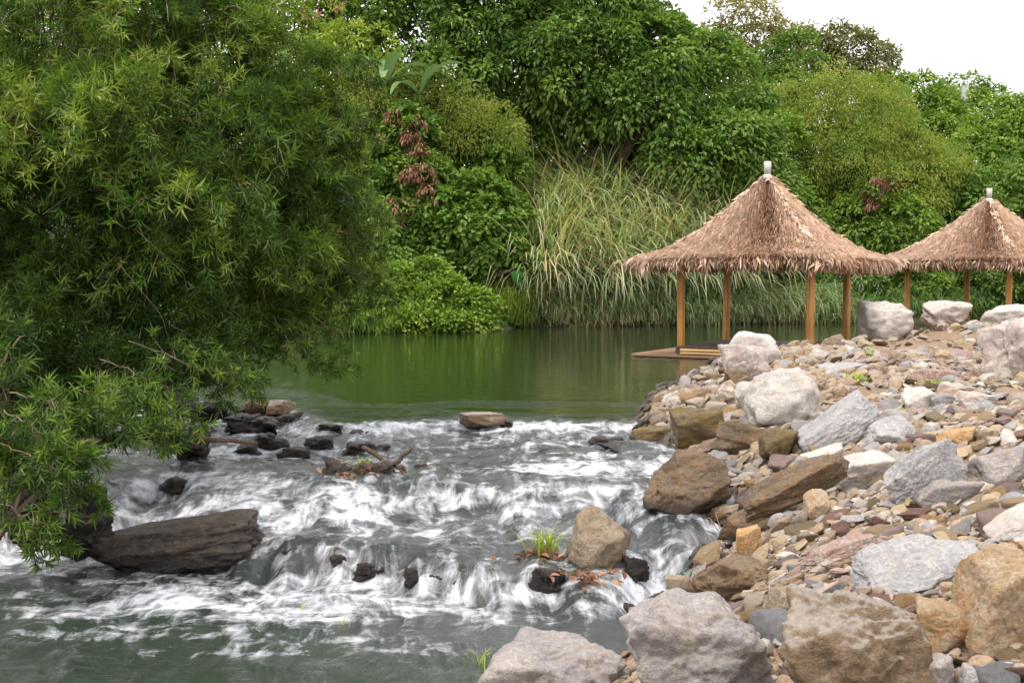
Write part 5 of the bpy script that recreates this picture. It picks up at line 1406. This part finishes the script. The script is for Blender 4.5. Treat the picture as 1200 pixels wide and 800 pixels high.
def stick(label, paths, seed, r0, mat=None, name='driftwood', cat='driftwood', group='driftwood caught in the rapids'):
    r_ = np.random.RandomState(seed); c = atY(*paths[0][0]); g = Geo()
    for P in paths:
        pts = np.array([atY(*p) for p in P]) - c; tt = np.linspace(0, 1, 12); ii = np.linspace(0, 1, len(pts))
        C = np.stack([np.interp(tt, ii, pts[:, k]) for k in range(3)], 1) + r_.normal(size=(12, 3)) * r0 * .35
        tube(g, C, np.linspace(r0, r0 * .45, 12), 6)
    o = g.build(name, mat or WOOD); o.location = tuple(c); tag(o, label, cat, group)
stick('crooked forked branch lodged on the dark midstream rocks', [[(425, 522, 13.6), (450, 540, 13.5), (470, 548, 13.4), (486, 562, 13.3)], [(462, 545, 13.4), (474, 532, 13.4), (484, 524, 13.4)], [(470, 548, 13.4), (476, 562, 13.3), (490, 576, 13.2)]], 521, .03)
stick('pale twig slanting across the middle fall', [[(392, 536, 13.7), (416, 546, 13.6), (440, 552, 13.5)]], 522, .012, WOODP)
stick('wet reed stem lying in front of the midstream boulder', [[(616, 690, 11.1), (650, 676, 11.1), (678, 668, 11.2)]], 523, .012, WOODP)
stick('curved twig beside the foot of the midstream boulder', [[(644, 640, 11.6), (660, 652, 11.5), (676, 664, 11.4)]], 524, .016, WOODP)
stick('thin bare twig bending over the chute', [[(862, 662, 10.9), (848, 632, 11.0), (832, 606, 11.2), (822, 612, 11.2)], [(848, 632, 11.0), (838, 600, 11.2)]], 525, .006, WOODP)
stick('bleached root curving out of the far bank', [[(428, 388, 41.5), (440, 378, 41.8), (450, 386, 41.6)], [(432, 390, 41.5), (446, 384, 41.6), (456, 388, 41.4)]], 526, .06, WOODP)
stick('dark limb under the trailing twigs', [[(60, 530, 12), (160, 505, 12.5), (300, 520, 13.2)]], 527, .05)
stick('bare pale branch crossing the tall willowy shrub', [[(-10, 180, 12.4), (40, 150, 12.6), (90, 90, 13)], [(-10, 172, 12.4), (30, 165, 12.5), (60, 130, 12.8)]], 528, .009, WOOD, group=None)
stick('long thin branch hanging among the dark lower shrub', [[(140, 310, 11.9), (190, 370, 11.8), (205, 425, 11.8)], [(160, 270, 12.0), (215, 320, 11.9), (220, 345, 11.9)]], 529, .0035, WOOD, group=None)
# dead leaves caught against the midstream boulder
def litter(label, px, py, z, n, sx, sy, seed):
    r_ = np.random.RandomState(seed); p = onZ(px, py, z); g = Geo()
    P = r_.normal(size=(n, 3)) * np.array([sx, sy, .03])
    put_leaves(g, P, rand_dirs(r_, n) * [1, 1, .3], rand_dirs(r_, n) * .5 + [0, 0, 1], .09, .05, 'oval', r_.uniform(0, 1, n))
    o = g.build('leaf_litter', LM['brown'], None, False); o.location = tuple(p); tag(o, label, 'leaf litter', kind='stuff')
litter('brown dead leaves caught beside the midstream boulder', 634, 652, -.50, 70, .14, .08, 531)
litter('brown litter on the black rocks below the midstream boulder', 690, 676, -.52, 45, .14, .06, 532)
litter('dead leaves stranded by the driftwood', 420, 556, -.16, 24, .2, .06, 533)
litter('dead leaves at the brink beside the long dark slab', 316, 606, -.5, 20, .06, .06, 534)

for i, (px, py, a, L_) in enumerate([(980, 452, .4, .5), (1040, 520, -.6, .35), (905, 548, .2, .3), (1110, 612, .9, .3), (962, 672, -.3, .22), (870, 470, .1, .4), (1165, 500, .5, .5), (835, 686, .7, .2)]):
    r_ = np.random.RandomState(700 + i); p = hit(px, py); g = Geo()
    d = np.array([math.cos(a), math.sin(a) * 1.2, .05]) * L_
    limb(g, np.array([0, 0, .05]) - d / 2, np.array([0, 0, .07]) + d / 2, .006, .003, r_, .08, 7, 5)
    o = g.build('twig', WOODP if i % 2 else WOOD); o.location = tuple(p)
    where = ['behind the low pale grey rock', 'on the slanting grey slab side', 'near the dark mossy rock', 'beside the mauve grey block', 'by the pink streaked slab', 'behind the biggest white boulder', 'below the tall craggy boulder', 'by the ochre stained brown rock'][i]
    tag(o, ('pale' if i % 2 else 'dark') + ' dry twig lying on the stones ' + where, 'twig', 'dry twigs on the bar')
